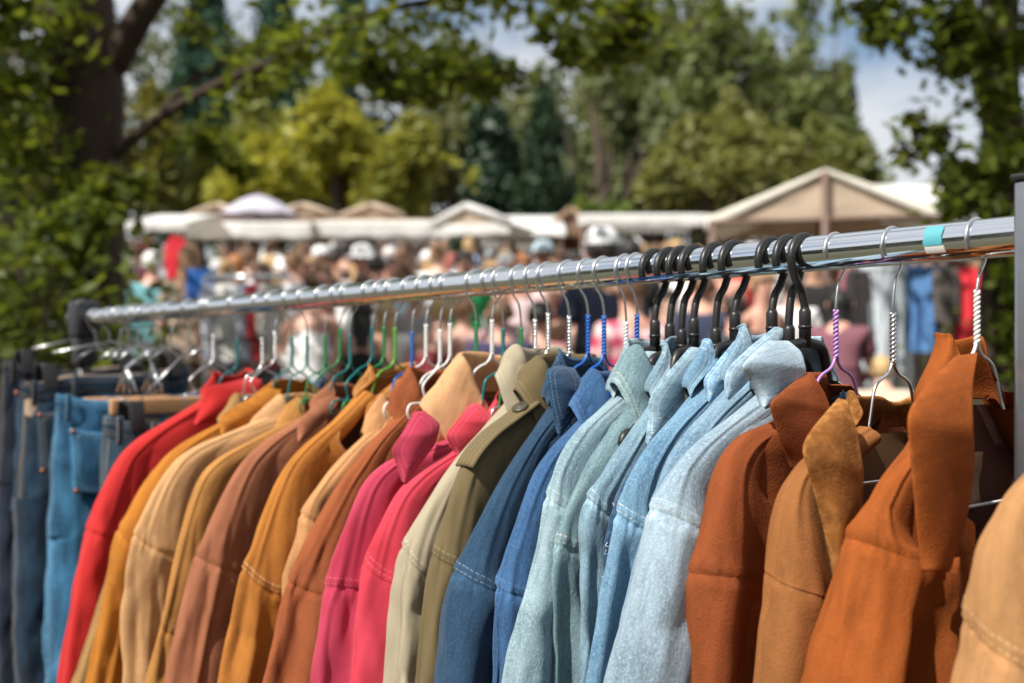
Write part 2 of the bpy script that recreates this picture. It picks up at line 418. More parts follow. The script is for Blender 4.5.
def jacket(name, label, hx, Spx, Mpx, Epx, mat, kind='suede', yaw=0, th=.045, seed=1, ztop=-.105, zb=-.145,
           collar=dict(), opening=0.0, lining='brown', buttons=None, wr=1.0, seam=True, cat='jacket', collar_mat=None, folds=1.0, dn=1.0, pocket=None, epaulette=None, frayed=False, plate=None, neckw=.064):
    th = th * (.78 if hx > 820 else .64)
    t = t_of(hx); o = rail(t)
    y_ = R_(yaw); a = np.array([NEAR[0] * math.cos(y_) - NEAR[1] * math.sin(y_), NEAR[0] * math.sin(y_) + NEAR[1] * math.cos(y_)])
    def loc(px, dn_, dq_):
        k = (px[0] - CX) / F; w = (k * o[1] - o[0]) / (a[0] - k * a[1]); Y = o[1] + w * a[1]
        z = CAMZ + (CY - px[1]) / F * Y - o[2]
        bq = np.array([-a[1], a[0]]); pt = o[:2] + w * a; v = pt / np.linalg.norm(pt); lf = np.array([-v[1], v[0]])
        al, bl = abs(a @ lf), bq @ lf
        return (w - (math.hypot(dn_ * al, dq_ * bl) - dn_ * al + .003) / al, z)
    S, M, E = loc(Spx, .030 * dn, .016), loc(Mpx, .06 * dn, th), loc(Epx, .06 * dn, th)
    root = thing(name, label, cat, tuple(o), math.atan2(a[1], a[0]), JG)
    zb = max(zb, S[1] + .030)
    d = np.array(E) - np.array(M); d /= np.linalg.norm(d)
    Ltot = .66
    mid1 = (.55 * .045 + .45 * S[0], .55 * zb + .45 * S[1] + .001)
    def toward(p, q, d_):
        v = np.array(q) - np.array(p); return tuple(np.array(p) + v / np.linalg.norm(v) * d_)
    cp = [((.056 if opening > 0 else .04), zb + .002), mid1, toward(S, mid1, .022), toward(S, M, .022), M, E]
    cp[3] = (cp[3][0] + .002, cp[3][1])
    # carry the sleeve on to its cuff
    _, Lc = catmull(cp, None)
    rest = max(.06, .20 + Ltot - Lc[-1])
    END = (E[0] + d[0] * rest * .75, E[1] - rest * .97)
    cp.append(END)
    path, s = catmull(cp, 150); L = s[-1]
    sS = s[np.argmin(np.linalg.norm(path - np.array(S), axis=1))]; sM = s[np.argmin(np.linalg.norm(path - np.array(M), axis=1))]
    T = np.gradient(path, axis=0); T /= np.linalg.norm(T, axis=1)[:, None]
    O = np.stack([-T[:, 1], T[:, 0]], 1); O *= np.where(O[:, :1] * .5 + O[:, 1:] > 0, 1, -1)
    k1 = dn
    DN = np.interp(s, [0, sS * .6, sS, (sS + sM) / 2, sM, L * .8, L], [.010, .016, .030 * k1, .048 * k1, .060 * k1, .058 * k1, .050 * k1])
    DQ = np.interp(s, [0, sS * .5, sS, (sS + sM) / 2, sM, L * .7, L], [.020, .013, .016, th * .72, th * .95, th, th * .85])
    tilt_ = float(vnoise(seed * 3.7, .5, .5, 2)) * .035 + .01
    seam_th = .75 + .35 * float(vnoise(seed * 5.1, 0, 0, 4))
    nth = 96; th_ = np.arange(nth) / nth * 2 * PI
    def tube_section(i0, i1, sd_, side, off, rows=None):
        idx = np.arange(i0, i1)
        c, q = sgnpow(np.cos(th_), .9), sgnpow(np.sin(th_), .9)
        pz = path[idx][:, None, :] + O[idx][:, None, :] * (DN[idx][:, None, None] * (c[None, :, None] - 1))
        P = np.zeros((len(idx), nth, 3)); P[:, :, 0] = pz[:, :, 0]; P[:, :, 2] = pz[:, :, 1]
        P[:, :, 1] = DQ[idx][:, None] * q[None, :]
        N = normals(P, True)
        ctr = P.mean(1, keepdims=True); sg = np.sign((N * (P - ctr)).sum(2).mean()); N *= sg
        ss = s[idx][:, None]; cc, sn = np.cos(th_)[None], np.sin(th_)[None]
        amp = smooth(sS * .85, sM + .1, ss)
        D = (vnoise(cc * 1.5 + 9, sn * 1.5, ss * 3.0, sd_) * .013 * amp * folds
             + vnoise(cc * 1.8, sn * 1.2 + 4, ss * 8.0 + cc * 1.2, sd_ + 1) * .0050 * (amp * .97 + .03) * wr
             + (np.abs(vnoise(cc * 2.0 + ss * 9, sn * 1.5, ss * 11, sd_ + 2)) - .3) * .0055 * amp * wr
             + vnoise(cc * 5, sn * 3, ss * 30, sd_ + 3) * .0010 * wr * (amp * .7 + .3))
        if seam:
            D = D + np.exp(-((ss - sM) / .016) ** 2) * vnoise(cc * 9, sn * 9, ss * 40, sd_ + 4) * .0016 * wr
            D = D + np.where(ss > sM, np.exp(-(ss - sM) / .05) * .0006, 0)
        D = D + np.maximum(0, .30 - np.abs(vnoise((P[:, :, 0] - path[idx, 0][:, None]) * 17 + 3, np.sign(P[:, :, 1]) * 2.3, ss * 2.0, sd_ + 6))) * .026 * amp * folds - .003 * amp * folds
        tq = np.arctan2(sn, cc); D = D + np.exp(-((tq - seam_th) / .085) ** 2) * .0013 * smooth(sM + .004, sM - .004, ss) - np.exp(-((tq - seam_th - .2) / .09) ** 2) * .0006 * smooth(sM + .004, sM - .004, ss)
        P = P + N * (D + off)[:, :, None]
        tw = tilt_ * np.exp(-((ss - sM) / .09) ** 2) * sn
        P[:, :, 0] += T[idx][:, None, 0] * tw; P[:, :, 2] += T[idx][:, None, 1] * tw
        P[:, :, 0] *= side
        u = np.broadcast_to((s[idx] - sM)[:, None], (len(idx), nth + 1))
        v = np.broadcast_to((np.arange(nth + 1) / nth * 4.4 * th * 1.2)[None], (len(idx), nth + 1))
        return P, np.stack([u, v], 2), N
    iM = int(np.argmin(np.abs(s - sM)))
    body = MB()
    for side, sdd in ((1, seed * 17), (-1, seed * 17 + 8)):
        offs = np.zeros((iM + 1, 1))
        if seam:
            offs[-1] = -.0022; offs[-2] = .0013; offs[-3] = .0010; offs[-4] = .0005
        P, uv, N = tube_section(0, iM + 1, sdd, side, offs)
        body.grid(P, uv, wv=True, flip=(side < 0))
        i0 = max(0, iM - 2); offs = np.zeros((150 - i0, 1)); offs[:3] = -.0012
        P, uv, N = tube_section(i0, 150, sdd, side, offs)
        sl = MB(); sl.grid(P, uv, wv=True, flip=(side < 0))
        # cuff
        Pc, uvc, _ = tube_section(138, 150, sdd, side, np.full((12, 1), .0022)); uvc = uvc.copy(); uvc[:, :, 0] = (uvc[:, :, 0] - uvc[-1, 0, 0])
        sl.grid(Pc, uvc, wv=True, flip=(side < 0))
        sl.build('sleeve', mat, root)
    # torso
    zr = np.concatenate([np.linspace(zb - .010, zb - .16, 44), np.linspace(zb - .168, zb - .66, 56)])
    up_ = path[:int(np.argmin(np.abs(s - sS))) + 1]
    zz = np.minimum.accumulate(up_[:, 1])
    def Wf(z): return np.interp(-z, -zz, up_[:, 0]) 
    Wz = np.maximum(np.minimum(neckw, .066) * .86, np.minimum(Wf(zr) - .014, S[0] - .014)) + .02 * smooth(zb - .2, zb - .66, -(-zr)) * 0
    Wz = Wz + .015 * smooth(.2, .6, zb - zr)
    Dz = np.interp(zb - zr, [0, .05, .16, .4, .7], [.026, .022, th * .70, th * .74, th * .72])
    gap = np.where(zr > zb - .055, min(neckw, .066) * .62 * smooth(zb - .075, zb + .0, zr) , 0) + opening * smooth(0, .04, zb - zr + .03) - .008
    if opening > 0: gap = np.maximum(gap, Wz * .97 * smooth(zb - .15, zb - .035, zr))
    gap = np.minimum(gap, Wz * .97)
    nc = 110
    def torso(dw, seedt):
        P = np.zeros((len(zr), nc, 3)); f = np.linspace(0, 1, nc)
        for i, z in enumerate(zr):
            g = math.asin(np.clip(gap[i] / Wz[i], -.9, .985))
            A = g + f * (2 * PI - 2 * g)
            P[i, :, 0] = (Wz[i] - dw) * sgnpow(np.sin(A), .9); P[i, :, 1] = (Dz[i] - dw) * sgnpow(np.cos(A), .8); P[i, :, 2] = z
            P[i, :, 1] += np.where(f > .97, .004, 0)
        N = normals(P, False); ctr = P.mean(1, keepdims=True); N *= np.sign((N * (P - ctr)).sum(2).mean())
        px = P[:, :, 0]; zq = P[:, :, 2]; fr = np.sign(P[:, :, 1])
        amp = smooth(.03, .25, zb - zq)
        D = (vnoise(px * 16, fr * 3.3, zq * 2.2, seedt) * .012 * amp * folds + vnoise(px * 34, fr * 2, zq * 8 + px * 6, seedt + 1) * .005 * wr * (amp + .03)
             + vnoise(px * 60, fr, zq * 50, seedt + 2) * .0010 * wr * (amp + .1))
        P = P + N * D[:, :, None]
        arc = np.concatenate([[0], np.cumsum(np.linalg.norm(np.diff(P[60], axis=0), axis=1))])
        edge = -np.minimum(arc, arc[-1] - arc)
        uv = np.stack([np.broadcast_to(edge[None], (len(zr), nc)), np.broadcast_to(zr[:, None], (len(zr), nc))], 2)
        return P, uv, N
    P, uv, N = torso(0, seed * 31 + 5)
    body.grid(P, uv)
    # placket folded along the front edges
    for j0, j1 in ((0, 6), (nc - 6, nc)):
        Q = P[:, j0:j1] + N[:, j0:j1] * .0026
        body.grid(Q, uv[:, j0:j1])
    body.build('body', mat, root)
    if lining:
        Pl, uvl, _ = torso(.005, seed * 31 + 5)
        lb = MB(); lb.grid(Pl, uvl + 3, flip=True); lb.build('lining', LIN[lining], root)
    # collar
    cl = dict(L0=.052, L1=.085, phi=2.45, back=80, sidea=56, front=80, splay=.02, stand=.036, dip=.05, leaf=True, fs=1.35); cl.update(collar)
    ph = np.linspace(-cl['phi'], cl['phi'], 90); ff = smooth(cl['fs'], cl['phi'], np.abs(ph))
    sidef = np.exp(-((np.abs(ph) - 1.45) / .55) ** 2)
    rx, ry = neckw + .004, min(.046, max(.034, th * 1.15))
    base = np.stack([rx * sgnpow(np.sin(ph), .75), -ry * sgnpow(np.cos(ph), .85), zb + .004 - cl['dip'] * ff], 1)
    o2 = np.stack([np.sin(ph) * 1.0, -np.cos(ph) * .8, 0 * ph], 1); o2 /= np.linalg.norm(o2, axis=1)[:, None]
    h = np.maximum(.012, (ztop - zb) * (1 - .25 * ff))
    top = base * [cl.get('lean', .70), .85, 1] + np.stack([0 * ph, 0 * ph, h], 1) - o2 * (.006 + .004 * ff)[:, None]
    top[:, 2] += vnoise(ph * 1.5, seed, 0, seed) * .004
    rows = [base - [0, 0, .01], base, base * .5 + top * .5 - o2 * .002, top]
    dist = []
    if cl['leaf']:
        dl = R_(1) * (cl['back'] * (1 - sidef) * (1 - ff) + cl['sidea'] * sidef * (1 - ff) + cl['front'] * ff)
        Lf = cl['L0'] + (cl['L1'] - cl['L0']) * ff
        sp = np.stack([np.sign(ph) * ff * cl['splay'], 0 * ph, 0 * ph], 1)
        dirv = o2 * np.cos(dl)[:, None] - np.array([0, 0, 1]) * np.sin(dl)[:, None]
        rows += [top + o2 * .0025 + [0, 0, .0035], top + o2 * .007 + [0, 0, .003]]
        st = top + o2 * .010
        for k in np.linspace(0, 1, 15):
            bow = math.sin(k * PI) * .007
            rows.append(st + dirv * (Lf * k)[:, None] + sp * k + np.stack([0 * ph, 0 * ph, np.full_like(ph, bow)], 1) * (1 - .4 * ff)[:, None] + o2 * (vnoise(ph * 2, k * 2, seed, seed + 50) * .005 * k)[:, None])
    else:
        rows += [top + o2 * .003 + [0, 0, .002]]
    P = np.array(rows)
    kk = np.linspace(0, 1, len(P))[:, None]
    P[:, :, 1] += vnoise(ph[None] * 1.1, kk * 1.5, seed * 1.7, 61) * .010 * kk; P[:, :, 0] += vnoise(ph[None] * 1.3, kk * 1.5, seed * 1.7, 62) * .008 * kk; P[:, :, 2] += vnoise(ph[None] * 1.0, kk, seed * 1.7, 63) * .008 * kk
    P += normals(P, False) * (vnoise(P[:, :, 0] * 60, P[:, :, 1] * 60, P[:, :, 2] * 60, seed + 77) * .0016 * wr)[:, :, None]
    dl_ = np.cumsum(np.vstack([np.zeros(P.shape[1]), np.linalg.norm(np.diff(P, axis=0), axis=2)]), 0)
    du = dl_ - dl_[-1:]
    al = np.concatenate([[0], np.cumsum(np.linalg.norm(np.diff(P[-1], axis=0), axis=1))])
    de = -np.minimum(al, al[-1] - al)
    uu = np.maximum(du, de[None] * 1.0)
    uv = np.stack([uu, np.broadcast_to(al[None], uu.shape)], 2)
    cb = MB(); cb.grid(P, uv); co = cb.build('collar', collar_mat or mat, root)
    so = co.modifiers.new('thickness', 'SOLIDIFY'); so.thickness = .0022; so.offset = 0
    sb = co.modifiers.new('smooth', 'SUBSURF'); sb.levels = sb.render_levels = 1
    if plate:
        bq_ = np.array([-a[1], a[0]]); nm_, q0, Lp, Rp = plate
        def rs(P, n):
            P = np.array(P, float); l_ = np.concatenate([[0], np.cumsum(np.linalg.norm(np.diff(P, axis=0), axis=1))]); Q, ll = P, l_; k_ = np.linspace(0, ll[-1], n)
            return np.stack([np.interp(k_, ll, Q[:, 0]), np.interp(k_, ll, Q[:, 1])], 1)
        n_, m_ = 34, 18; A, B = rs(Lp, n_), rs(Rp, n_)
        for _ in range(3):
            for Q_ in (A, B): Q_[1:-1] = (Q_[:-2] + 2 * Q_[1:-1] + Q_[2:]) / 4
        Pn = np.zeros((n_, m_, 3)); fr_ = np.linspace(0, 1, n_); u_ = np.linspace(0, 1, m_)
        for i in range(n_):
            for j in range(m_):
                x, y = A[i] * (1 - u_[j]) + B[i] * u_[j]
                q = .010 + (q0 - .010) * min(1, (fr_[i] / .35)) ** .6 + .003 * math.sin(PI * u_[j]) * min(1, fr_[i] * 3) + .004 * float(vnoise(fr_[i] * 3, u_[j] * 1.5, seed * 1.3, 12)) - .010 * (1 - u_[j]) ** 2 * (1 - .4 * fr_[i])
                k = (x - CX) / F; w = (k * (o[1] + q * bq_[1]) - o[0] - q * bq_[0]) / (a[0] - k * a[1]); Y = o[1] + w * a[1] + q * bq_[1]
                Pn[i, j] = (w, q, CAMZ + (CY - y) / F * Y - o[2])
        wd = np.linalg.norm(Pn[:, -1] - Pn[:, 0], axis=1)[:, None]; ln = np.linalg.norm(Pn[-1, m_ // 2] - Pn[0, m_ // 2])
        de_ = -np.minimum(np.minimum(u_[None] * wd, (1 - u_[None]) * wd), (1 - fr_[:, None]) * ln)
        uvp = np.stack([de_, np.maximum(fr_[:, None] * ln, 0) + u_[None] * wd * .5], 2)
        for sg in (1,):
            pm = MB(); Pm = Pn * [sg, 1, 1]; pm.grid(Pm, uvp, flip=(sg < 0)); po_ = pm.build(nm_, collar_mat or mat, root)
            md_ = po_.modifiers.new('thickness', 'SOLIDIFY'); md_.thickness = .0022; md_.offset = 0
            md_ = po_.modifiers.new('smooth', 'SUBSURF'); md_.levels = md_.render_levels = 1
    if opening > .05:
        kz = np.linspace(zb - .052, zb - .10, 10); kp = np.linspace(-.035, .012, 10); Pn = np.zeros((10, 10, 3))
        Pn[:, :, 0] = kp[None] + vnoise(kz * 60, 0, 0, 3)[:, None] * .004; Pn[:, :, 2] = kz[:, None] + vnoise(kp * 70, 0, 5, 3)[None] * .004; Pn[:, :, 1] = -.016 + vnoise(kp[None] * 50, kz[:, None] * 50, 0, 9) * .004
        pb_ = MB(); pb_.grid(Pn); pb_.build('maker_label', simple('worn_label', (.36, .22, .12), .8, 0, .35, 60), root).modifiers.new('t', 'SOLIDIFY').thickness = .001
    if buttons:
        bm_, zs, pp, rad = buttons
        for z in zs:
            i = int(np.argmin(np.abs(zr - (zb + z))))
            q = Dz[i] + .006
            b = MB(); b.lathe([(0, .0032), (rad * .55, .0030), (rad * .62, .0022), (rad * .82, .0026), (rad, .0016), (rad * .96, -.001), (.001, -.0012)], 20, axis=(pp * 3, 1, .1), origin=(pp, q, zb + z)); b.build('button', bm_, root)
    if epaulette:
        # shoulder tab lying on the yoke, held by a button
        i0, i1 = int(iM * .12), int(iM * .62); idx = np.arange(i0, i1)
        wq = np.linspace(-.016, .016, 12); Pn = np.zeros((len(idx), 12, 3))
        Pn[:, :, 0] = (path[idx, 0] + O[idx, 0] * .0025)[:, None]; Pn[:, :, 2] = (path[idx, 1] + O[idx, 1] * .0025)[:, None]
        Pn[:, :, 1] = wq[None] + .006; Pn[:, :, 2] -= (wq[None] / .03) ** 2 * .006
        uvp = np.stack([np.broadcast_to((np.abs(wq) - .016)[None], Pn.shape[:2]), np.broadcast_to(s[idx][:, None], Pn.shape[:2])], 2)
        eb = MB(); eb.grid(Pn, uvp); eo = eb.build('shoulder_tab', mat, root)
        m = eo.modifiers.new('thickness', 'SOLIDIFY'); m.thickness = .003; m.offset = 0
        c = Pn[4, 6]; b = MB(); b.lathe([(0, .0036), (.005, .0034), (.006, .0024), (.0085, .003), (.0105, .0018), (.010, -.001)], 22, axis=(O[idx[4], 0], .12, O[idx[4], 1]), origin=tuple(c + [0, 0, .003])); b.build('button', epaulette, root)
    if frayed:
        ix_ = np.arange(iM - 14, 132, 2); fx = path[ix_] - O[ix_] * .016; q = DQ[ix_] * .85 + .007 + vnoise(s[ix_] * 40, 0, 0, seed) * .003
        Q = np.stack([fx[:, 0] + vnoise(s[ix_] * 14, 0, 3, seed) * .007, q, fx[:, 1]], 1); fb = MB()
        fb.tube(Q, .0048 + .0016 * vnoise(s[ix_] * 50, 0, 7, seed), 9); fb.tube(Q + [-.008, .0015, 0], .0024, 7, mat=1)
        for k in range(90):
            c = Q[rng.integers(0, len(Q))] + rng.normal(size=3) * .003; fb.tube([c, c + [rng.normal() * .006, .003, -.006 * rng.uniform(.3, 1.4)], c + [rng.normal() * .010, .004, -.014 * rng.uniform(.3, 1.4)]], .0006, 4, mat=1, caps=False)
        fb.build('frayed_edge', [m_navy, m_fray], root)
    if pocket:
        # flap pocket on the near side of the front
        p0, p1, z0 = pocket
        pp = np.linspace(p0, p1, 22); zk = np.linspace(zb + z0, zb + z0 - .055, 12); Pn = np.zeros((12, 22, 3))
        for i, z in enumerate(zk):
            k = int(np.argmin(np.abs(zr - z))); A = np.arcsin(np.clip(pp / Wz[k], -.99, .99))
            Pn[i, :, 0] = pp; Pn[i, :, 1] = Dz[k] * np.abs(np.cos(A)) ** .8 + .010 + .004 * i / 11; Pn[i, :, 2] = z - .014 * (1 - np.abs(np.linspace(-1, 1, 22))) * i / 11
        uvp = np.stack([np.maximum((zk[-1] - zk)[:, None] + 0 * pp[None], -np.minimum(pp - p0, p1 - pp)[None] + 0 * zk[:, None]), np.broadcast_to(pp[None], (12, 22))], 2)
        eb = MB(); eb.grid(Pn, uvp); eo = eb.build('pocket_flap', mat, root)
        m = eo.modifiers.new('thickness', 'SOLIDIFY'); m.thickness = .003; m.offset = 0
        b = MB(); b.lathe([(0, .003), (.006, .0028), (.0085, .0015), (.008, -.001)], 18, axis=(0, 1, 0), origin=((p0 + p1) / 2, Pn[9, 11, 1] + .003, zk[9] - .008)); b.build('button', M_steelb, root)
    root['S_'] = 0; del root['S_']
    return root, S, zb

def J(hang, *a, **k):
    """a jacket and the hanger it hangs on"""
    root, S, zb = jacket(*a, **k)
    lab, kind, color, side = hang[:4]
    hk = dict(hang[4]) if len(hang) > 4 else {}; hk.setdefault('neck', min(-.088, max(-.115, zb + .042)))
    yaw = k.get('yaw', 0); w = S[0] * .86
    hanger(lab, a[2], yaw, kind, color, side, wS=w, zS=min(-.145, S[1] - .006), zb=zb, **hk)
    return root

Fb = fabric
m_red = Fb('red_cloth', 'cotton', (.46, .013, .014), None, (.50, .02, .018))
m_khaki = Fb('khaki_suede', 'suede', (.27, .155, .06))
m_must = Fb('mustard_suede', 'suede', (.35, .13, .020))
m_beige = Fb('beige_suede', 'suede', (.44, .25, .115))
m_tan = Fb('tan_suede', 'suede', (.33, .155, .045), (.45, .27, .12))
m_rose = Fb('rose_brown_suede', 'suede', (.26, .10, .052))
m_must2 = Fb('golden_suede', 'suede', (.335, .128, .026), (.7, .5, .3))
m_tan2 = Fb('pale_tan_suede', 'suede', (.42, .21, .09))
m_rust = Fb('rust_suede', 'suede', (.235, .068, .026))
m_peach = Fb('peach_suede', 'suede', (.5, .28, .14))
m_rasp = Fb('raspberry_cotton', 'cotton', (.36, .018, .048), (.5, .08, .13), (.42, .04, .08))
m_coral = Fb('coral_cotton', 'cotton', (.46, .022, .042), (.55, .1, .13), (.54, .045, .075))
m_bcot = Fb('stone_cotton', 'cotton', (.34, .29, .20), (.5, .45, .36))
m_olive = Fb('olive_cotton', 'cotton', (.125, .092, .04), (.22, .17, .09))
m_navy = Fb('navy_denim', 'denim', (.010, .034, .078), (.15, .2, .26), (.024, .062, .115))
m_blue = Fb('blue_chambray', 'denim', (.022, .072, .185), (.09, .17, .32), (.045, .115, .24))
d_ = lambda nm, a, f, th=(.46, .50, .50): Fb(nm, 'denim', a, th, f)
m_dA = d_('pale_denim', (.160, .260, .315), (.277, .374, .416))
m_dB = d_('teal_denim', (.088, .168, .202), (.185, .277, .302), (.5, .45, .36))
m_dC = d_('worn_denim', (.105, .202, .286), (.218, .323, .386))
m_dD = d_('sky_denim', (.076, .185, .311), (.176, .302, .412))
m_dD2 = d_('blue_denim', (.105, .210, .319), (.227, .328, .412))
m_dE = d_('icy_denim', (.197, .290, .370), (.311, .403, .470))
m_fray = simple('frayed_thread', (.55, .62, .66), .9, 0, .2, 60)
m_rustR = Fb('dark_rust_suede', 'suede', (.20, .052, .016))
m_wool = Fb('brown_wool', 'suede', (.20, .075, .017), None, (.40, .19, .06))
m_tanw = Fb('caramel_suede', 'suede', (.225, .088, .028))
m_oran = Fb('burnt_orange_suede', 'suede', (.245, .064, .013))
m_pale = Fb('honey_suede', 'suede', (.33, .17, .07), (.50, .32, .16))

wire = lambda lab, c, side=1, **k: (lab, 'wire', c, side, k)
blk = lambda lab, side=1, **k: (lab, 'plastic', 'black', side, k)

J(wire('teal coated wire hanger under the red jacket', 'teal', 1), 'cloth_jacket', 'bright red cloth jacket between the jeans and the mustard suede', 237, (122, 448), (82, 530), (54, 683), m_red, 'cotton', th=.05, seed=1, ztop=-0.128, zb=-0.160, collar=dict(leaf=False, phi=1.55, dip=.01, lean=.62), seam=True, plate=('collar_leaf', 0.036, [(250, 377), (226, 383), (206, 388), (200, 406), (194, 424)], [(262, 380), (256, 395), (241, 409), (216, 420), (196, 426)]))
J(wire('zinc wire hanger hidden in the khaki jacket', 'zinc', 1), 'suede_jacket', 'khaki suede jacket seen as a strip beside the red one', 262, (150, 468), (118, 540), (67, 683), m_khaki, th=.04, seed=2, ztop=-.17, zb=-.19)
J(wire('teal coated wire hanger holding the mustard jacket', 'teal', -1), 'suede_jacket', 'bright mustard suede jacket in front of the khaki one', 292, (165, 452), (119, 532), (82, 683), m_must, th=.043, seed=3, ztop=-0.140, zb=-0.165, collar=dict(leaf=False, phi=1.55, dip=.01, lean=.62), plate=('collar_leaf', 0.03, [(268, 388), (243, 402), (220, 415), (220, 424), (221, 433)], [(282, 390), (274, 404), (258, 418), (240, 428), (222, 436)]))
J(wire('teal coated wire hanger with split neck above the beige jacket', 'teal', -1), 'suede_jacket', 'cream beige suede jacket beside the mustard one', 307, (175, 455), (135, 538), (123, 683), m_beige, th=.04, seed=4, ztop=-0.165, zb=-0.185, collar=dict(L0=.08, L1=.10, sidea=45), dn=.9)
J(wire('green coated wire hanger at the neck of the tan jacket', 'green', 1), 'suede_jacket', 'tan suede jacket with a low sleeve seam, beside the cream one', 325, (200, 468), (153, 624), (140, 683), m_tan, th=.04, seed=5, ztop=-0.170, zb=-0.190, dn=.85)
J(wire('teal and green wire hanger in the rose brown jacket', 'teal', 1), 'suede_jacket', 'dusty rose brown suede jacket with dropped shoulder seam', 350, (243, 455), (194, 558), (165, 683), m_rose, th=.05, seed=6, ztop=-0.145, zb=-0.170, collar=dict(leaf=False, phi=1.55, dip=.01, lean=.62), plate=('collar_leaf', 0.03, [(330, 395), (316, 402), (300, 420), (297, 430), (298, 440)], [(340, 398), (334, 410), (322, 424), (310, 435), (299, 443)]))
J(wire('lime coated wire hanger above the golden jacket', 'lime', 1), 'suede_jacket', 'golden tan suede jacket with tall collar and curved yoke', 395, (285, 460), (241, 569), (215, 683), m_must2, th=.05, seed=7, ztop=-0.118, zb=-0.150, collar=dict(leaf=False, phi=1.55, dip=.01, lean=.62), opening=.03, plate=('collar_leaf', 0.034, [(410, 371), (388, 386), (366, 405), (364, 425), (362, 445)], [(424, 373), (418, 395), (404, 415), (384, 432), (364, 449)]))
J(wire('blue coated wire hanger in the pale tan jacket', 'blue', 1), 'suede_jacket', 'pale tan suede jacket mostly hidden behind the rust sleeve', 412, (328, 468), (298, 515), (285, 683), m_tan2, th=.03, seed=8, ztop=-0.165, zb=-0.185, dn=.8)
J(wire('bare zinc wire hanger in the rust brown jacket', 'white', 1), 'suede_jacket', 'rust brown suede jacket with sharp shoulder seam beside raspberry cotton', 440, (345, 470), (282, 582), (258, 683), m_rust, th=.045, seed=9, ztop=-0.125, zb=-0.155, collar=dict(L0=.06, L1=.09))
J(wire('white coated wire hanger in the peach jacket', 'white', 1), 'suede_jacket', 'peach suede jacket whose collar shows behind the raspberry one', 492, (414, 432), (372, 560), (352, 683), m_peach, th=.03, seed=10, ztop=-0.105, zb=-0.145, collar=dict(L0=.075, L1=.09, sidea=45), dn=.8)
J(wire('teal coated wire hanger in the raspberry jacket', 'teal', -1), 'cotton_jacket', 'deep raspberry cotton jacket with pointed collar', 503, (366, 470), (327, 590), (311, 683), m_rasp, 'cotton', th=.042, seed=11, ztop=-0.165, zb=-0.195, collar=dict(leaf=False, phi=1.55, dip=.01, lean=.62), lining=None, plate=('collar_leaf', 0.034, [(414, 412), (403, 431), (391, 450), (397, 467), (403, 482)], [(424, 411), (441, 424), (436, 443), (421, 463), (405, 484)]))
J(wire('bright green coated wire hanger in the coral jacket', 'green', -1), 'cotton_jacket', 'coral pink cotton jacket beside the stone coloured one', 521, (397, 485), (363, 569), (353, 683), m_coral, 'cotton', th=.042, seed=12, ztop=-0.158, zb=-0.190, collar=dict(leaf=False, phi=1.55, dip=.01, lean=.62), seam=False, lining=None, plate=('collar_leaf', 0.034, [(470, 404), (458, 419), (445, 435), (451, 446), (457, 455)], [(480, 404), (494, 418), (484, 433), (470, 446), (458, 457)]))
J(wire('plain zinc wire hanger in the stone cotton jacket', 'zinc', -1), 'cotton_jacket', 'stone coloured cotton jacket with gathered shoulder', 548, (440, 475), (400, 558), (388, 683), m_bcot, 'cotton', th=.04, seed=13, ztop=-0.098, zb=-0.140, collar=dict(L0=.045, L1=.075), wr=1.7, lining=None)
J(wire('plain zinc wire hanger in the olive jacket', 'zinc', -1), 'cotton_jacket', 'olive drab cotton jacket with buttoned shoulder tab', 569, (465, 450), (428, 560), (408, 683), m_olive, 'cotton', th=.042, seed=14, ztop=-0.105, zb=-0.145, collar=dict(L0=.05, L1=.08), wr=1.3, epaulette=simple('olive_button', (.06, .05, .03), .4), buttons=(M_blackp, (-.1, -.19), .0, .009))
J(wire('blue coated wire hanger in the navy denim jacket', 'blue', -1), 'denim_jacket', 'dark navy denim jacket with stitched shoulder seam', 588, (500, 475), (455, 577), (438, 683), m_navy, 'denim', yaw=4, th=.042, seed=15, ztop=-0.105, zb=-0.145, collar=dict(leaf=False, phi=1.55, dip=.01, lean=.62), lining=None, buttons=(M_steelb, (-.1, -.19), .0, .008), plate=('collar_leaf', 0.032, [(560, 366), (552, 367), (545, 370), (550, 402), (558, 434)], [(574, 368), (584, 384), (582, 402), (572, 420), (560, 436)]))
J(wire('white twisted wire hanger in the mid blue shirt', 'white', -1), 'denim_shirt', 'mid blue chambray shirt between navy and pale denim', 626, (535, 462), (492, 590), (487, 683), m_blue, 'denim', yaw=3, th=.032, seed=16, ztop=-0.125, zb=-0.155, collar=dict(L0=.05, L1=.075), lining=None, cat='shirt', wr=1.3, buttons=(M_steelb, (-.08, -.16), .0, .006))
J(blk('black plastic hanger in the pale denim jacket'), 'denim_jacket', 'pale washed denim jacket whose sleeve leans over the blue shirt', 655, (562, 442), (540, 500), (505, 683), m_dA, 'denim', yaw=2, th=.033, seed=17, ztop=-0.090, zb=-0.135, collar=dict(leaf=False, phi=1.55, dip=.01, lean=.62), lining=None, plate=('collar_leaf', 0.028, [(643, 351), (633, 364), (624, 377), (632, 388), (640, 400)], [(656, 352), (664, 362), (662, 376), (653, 390), (641, 402)]))
J(blk('black plastic hanger in the teal grey denim jacket'), 'denim_jacket', 'teal grey denim jacket with a worn shoulder seam', 670, (585, 460), (553, 545), (548, 683), m_dB, 'denim', yaw=2, th=.03, seed=18, ztop=-0.100, zb=-0.140, collar=dict(L0=.05, L1=.08), lining=None)
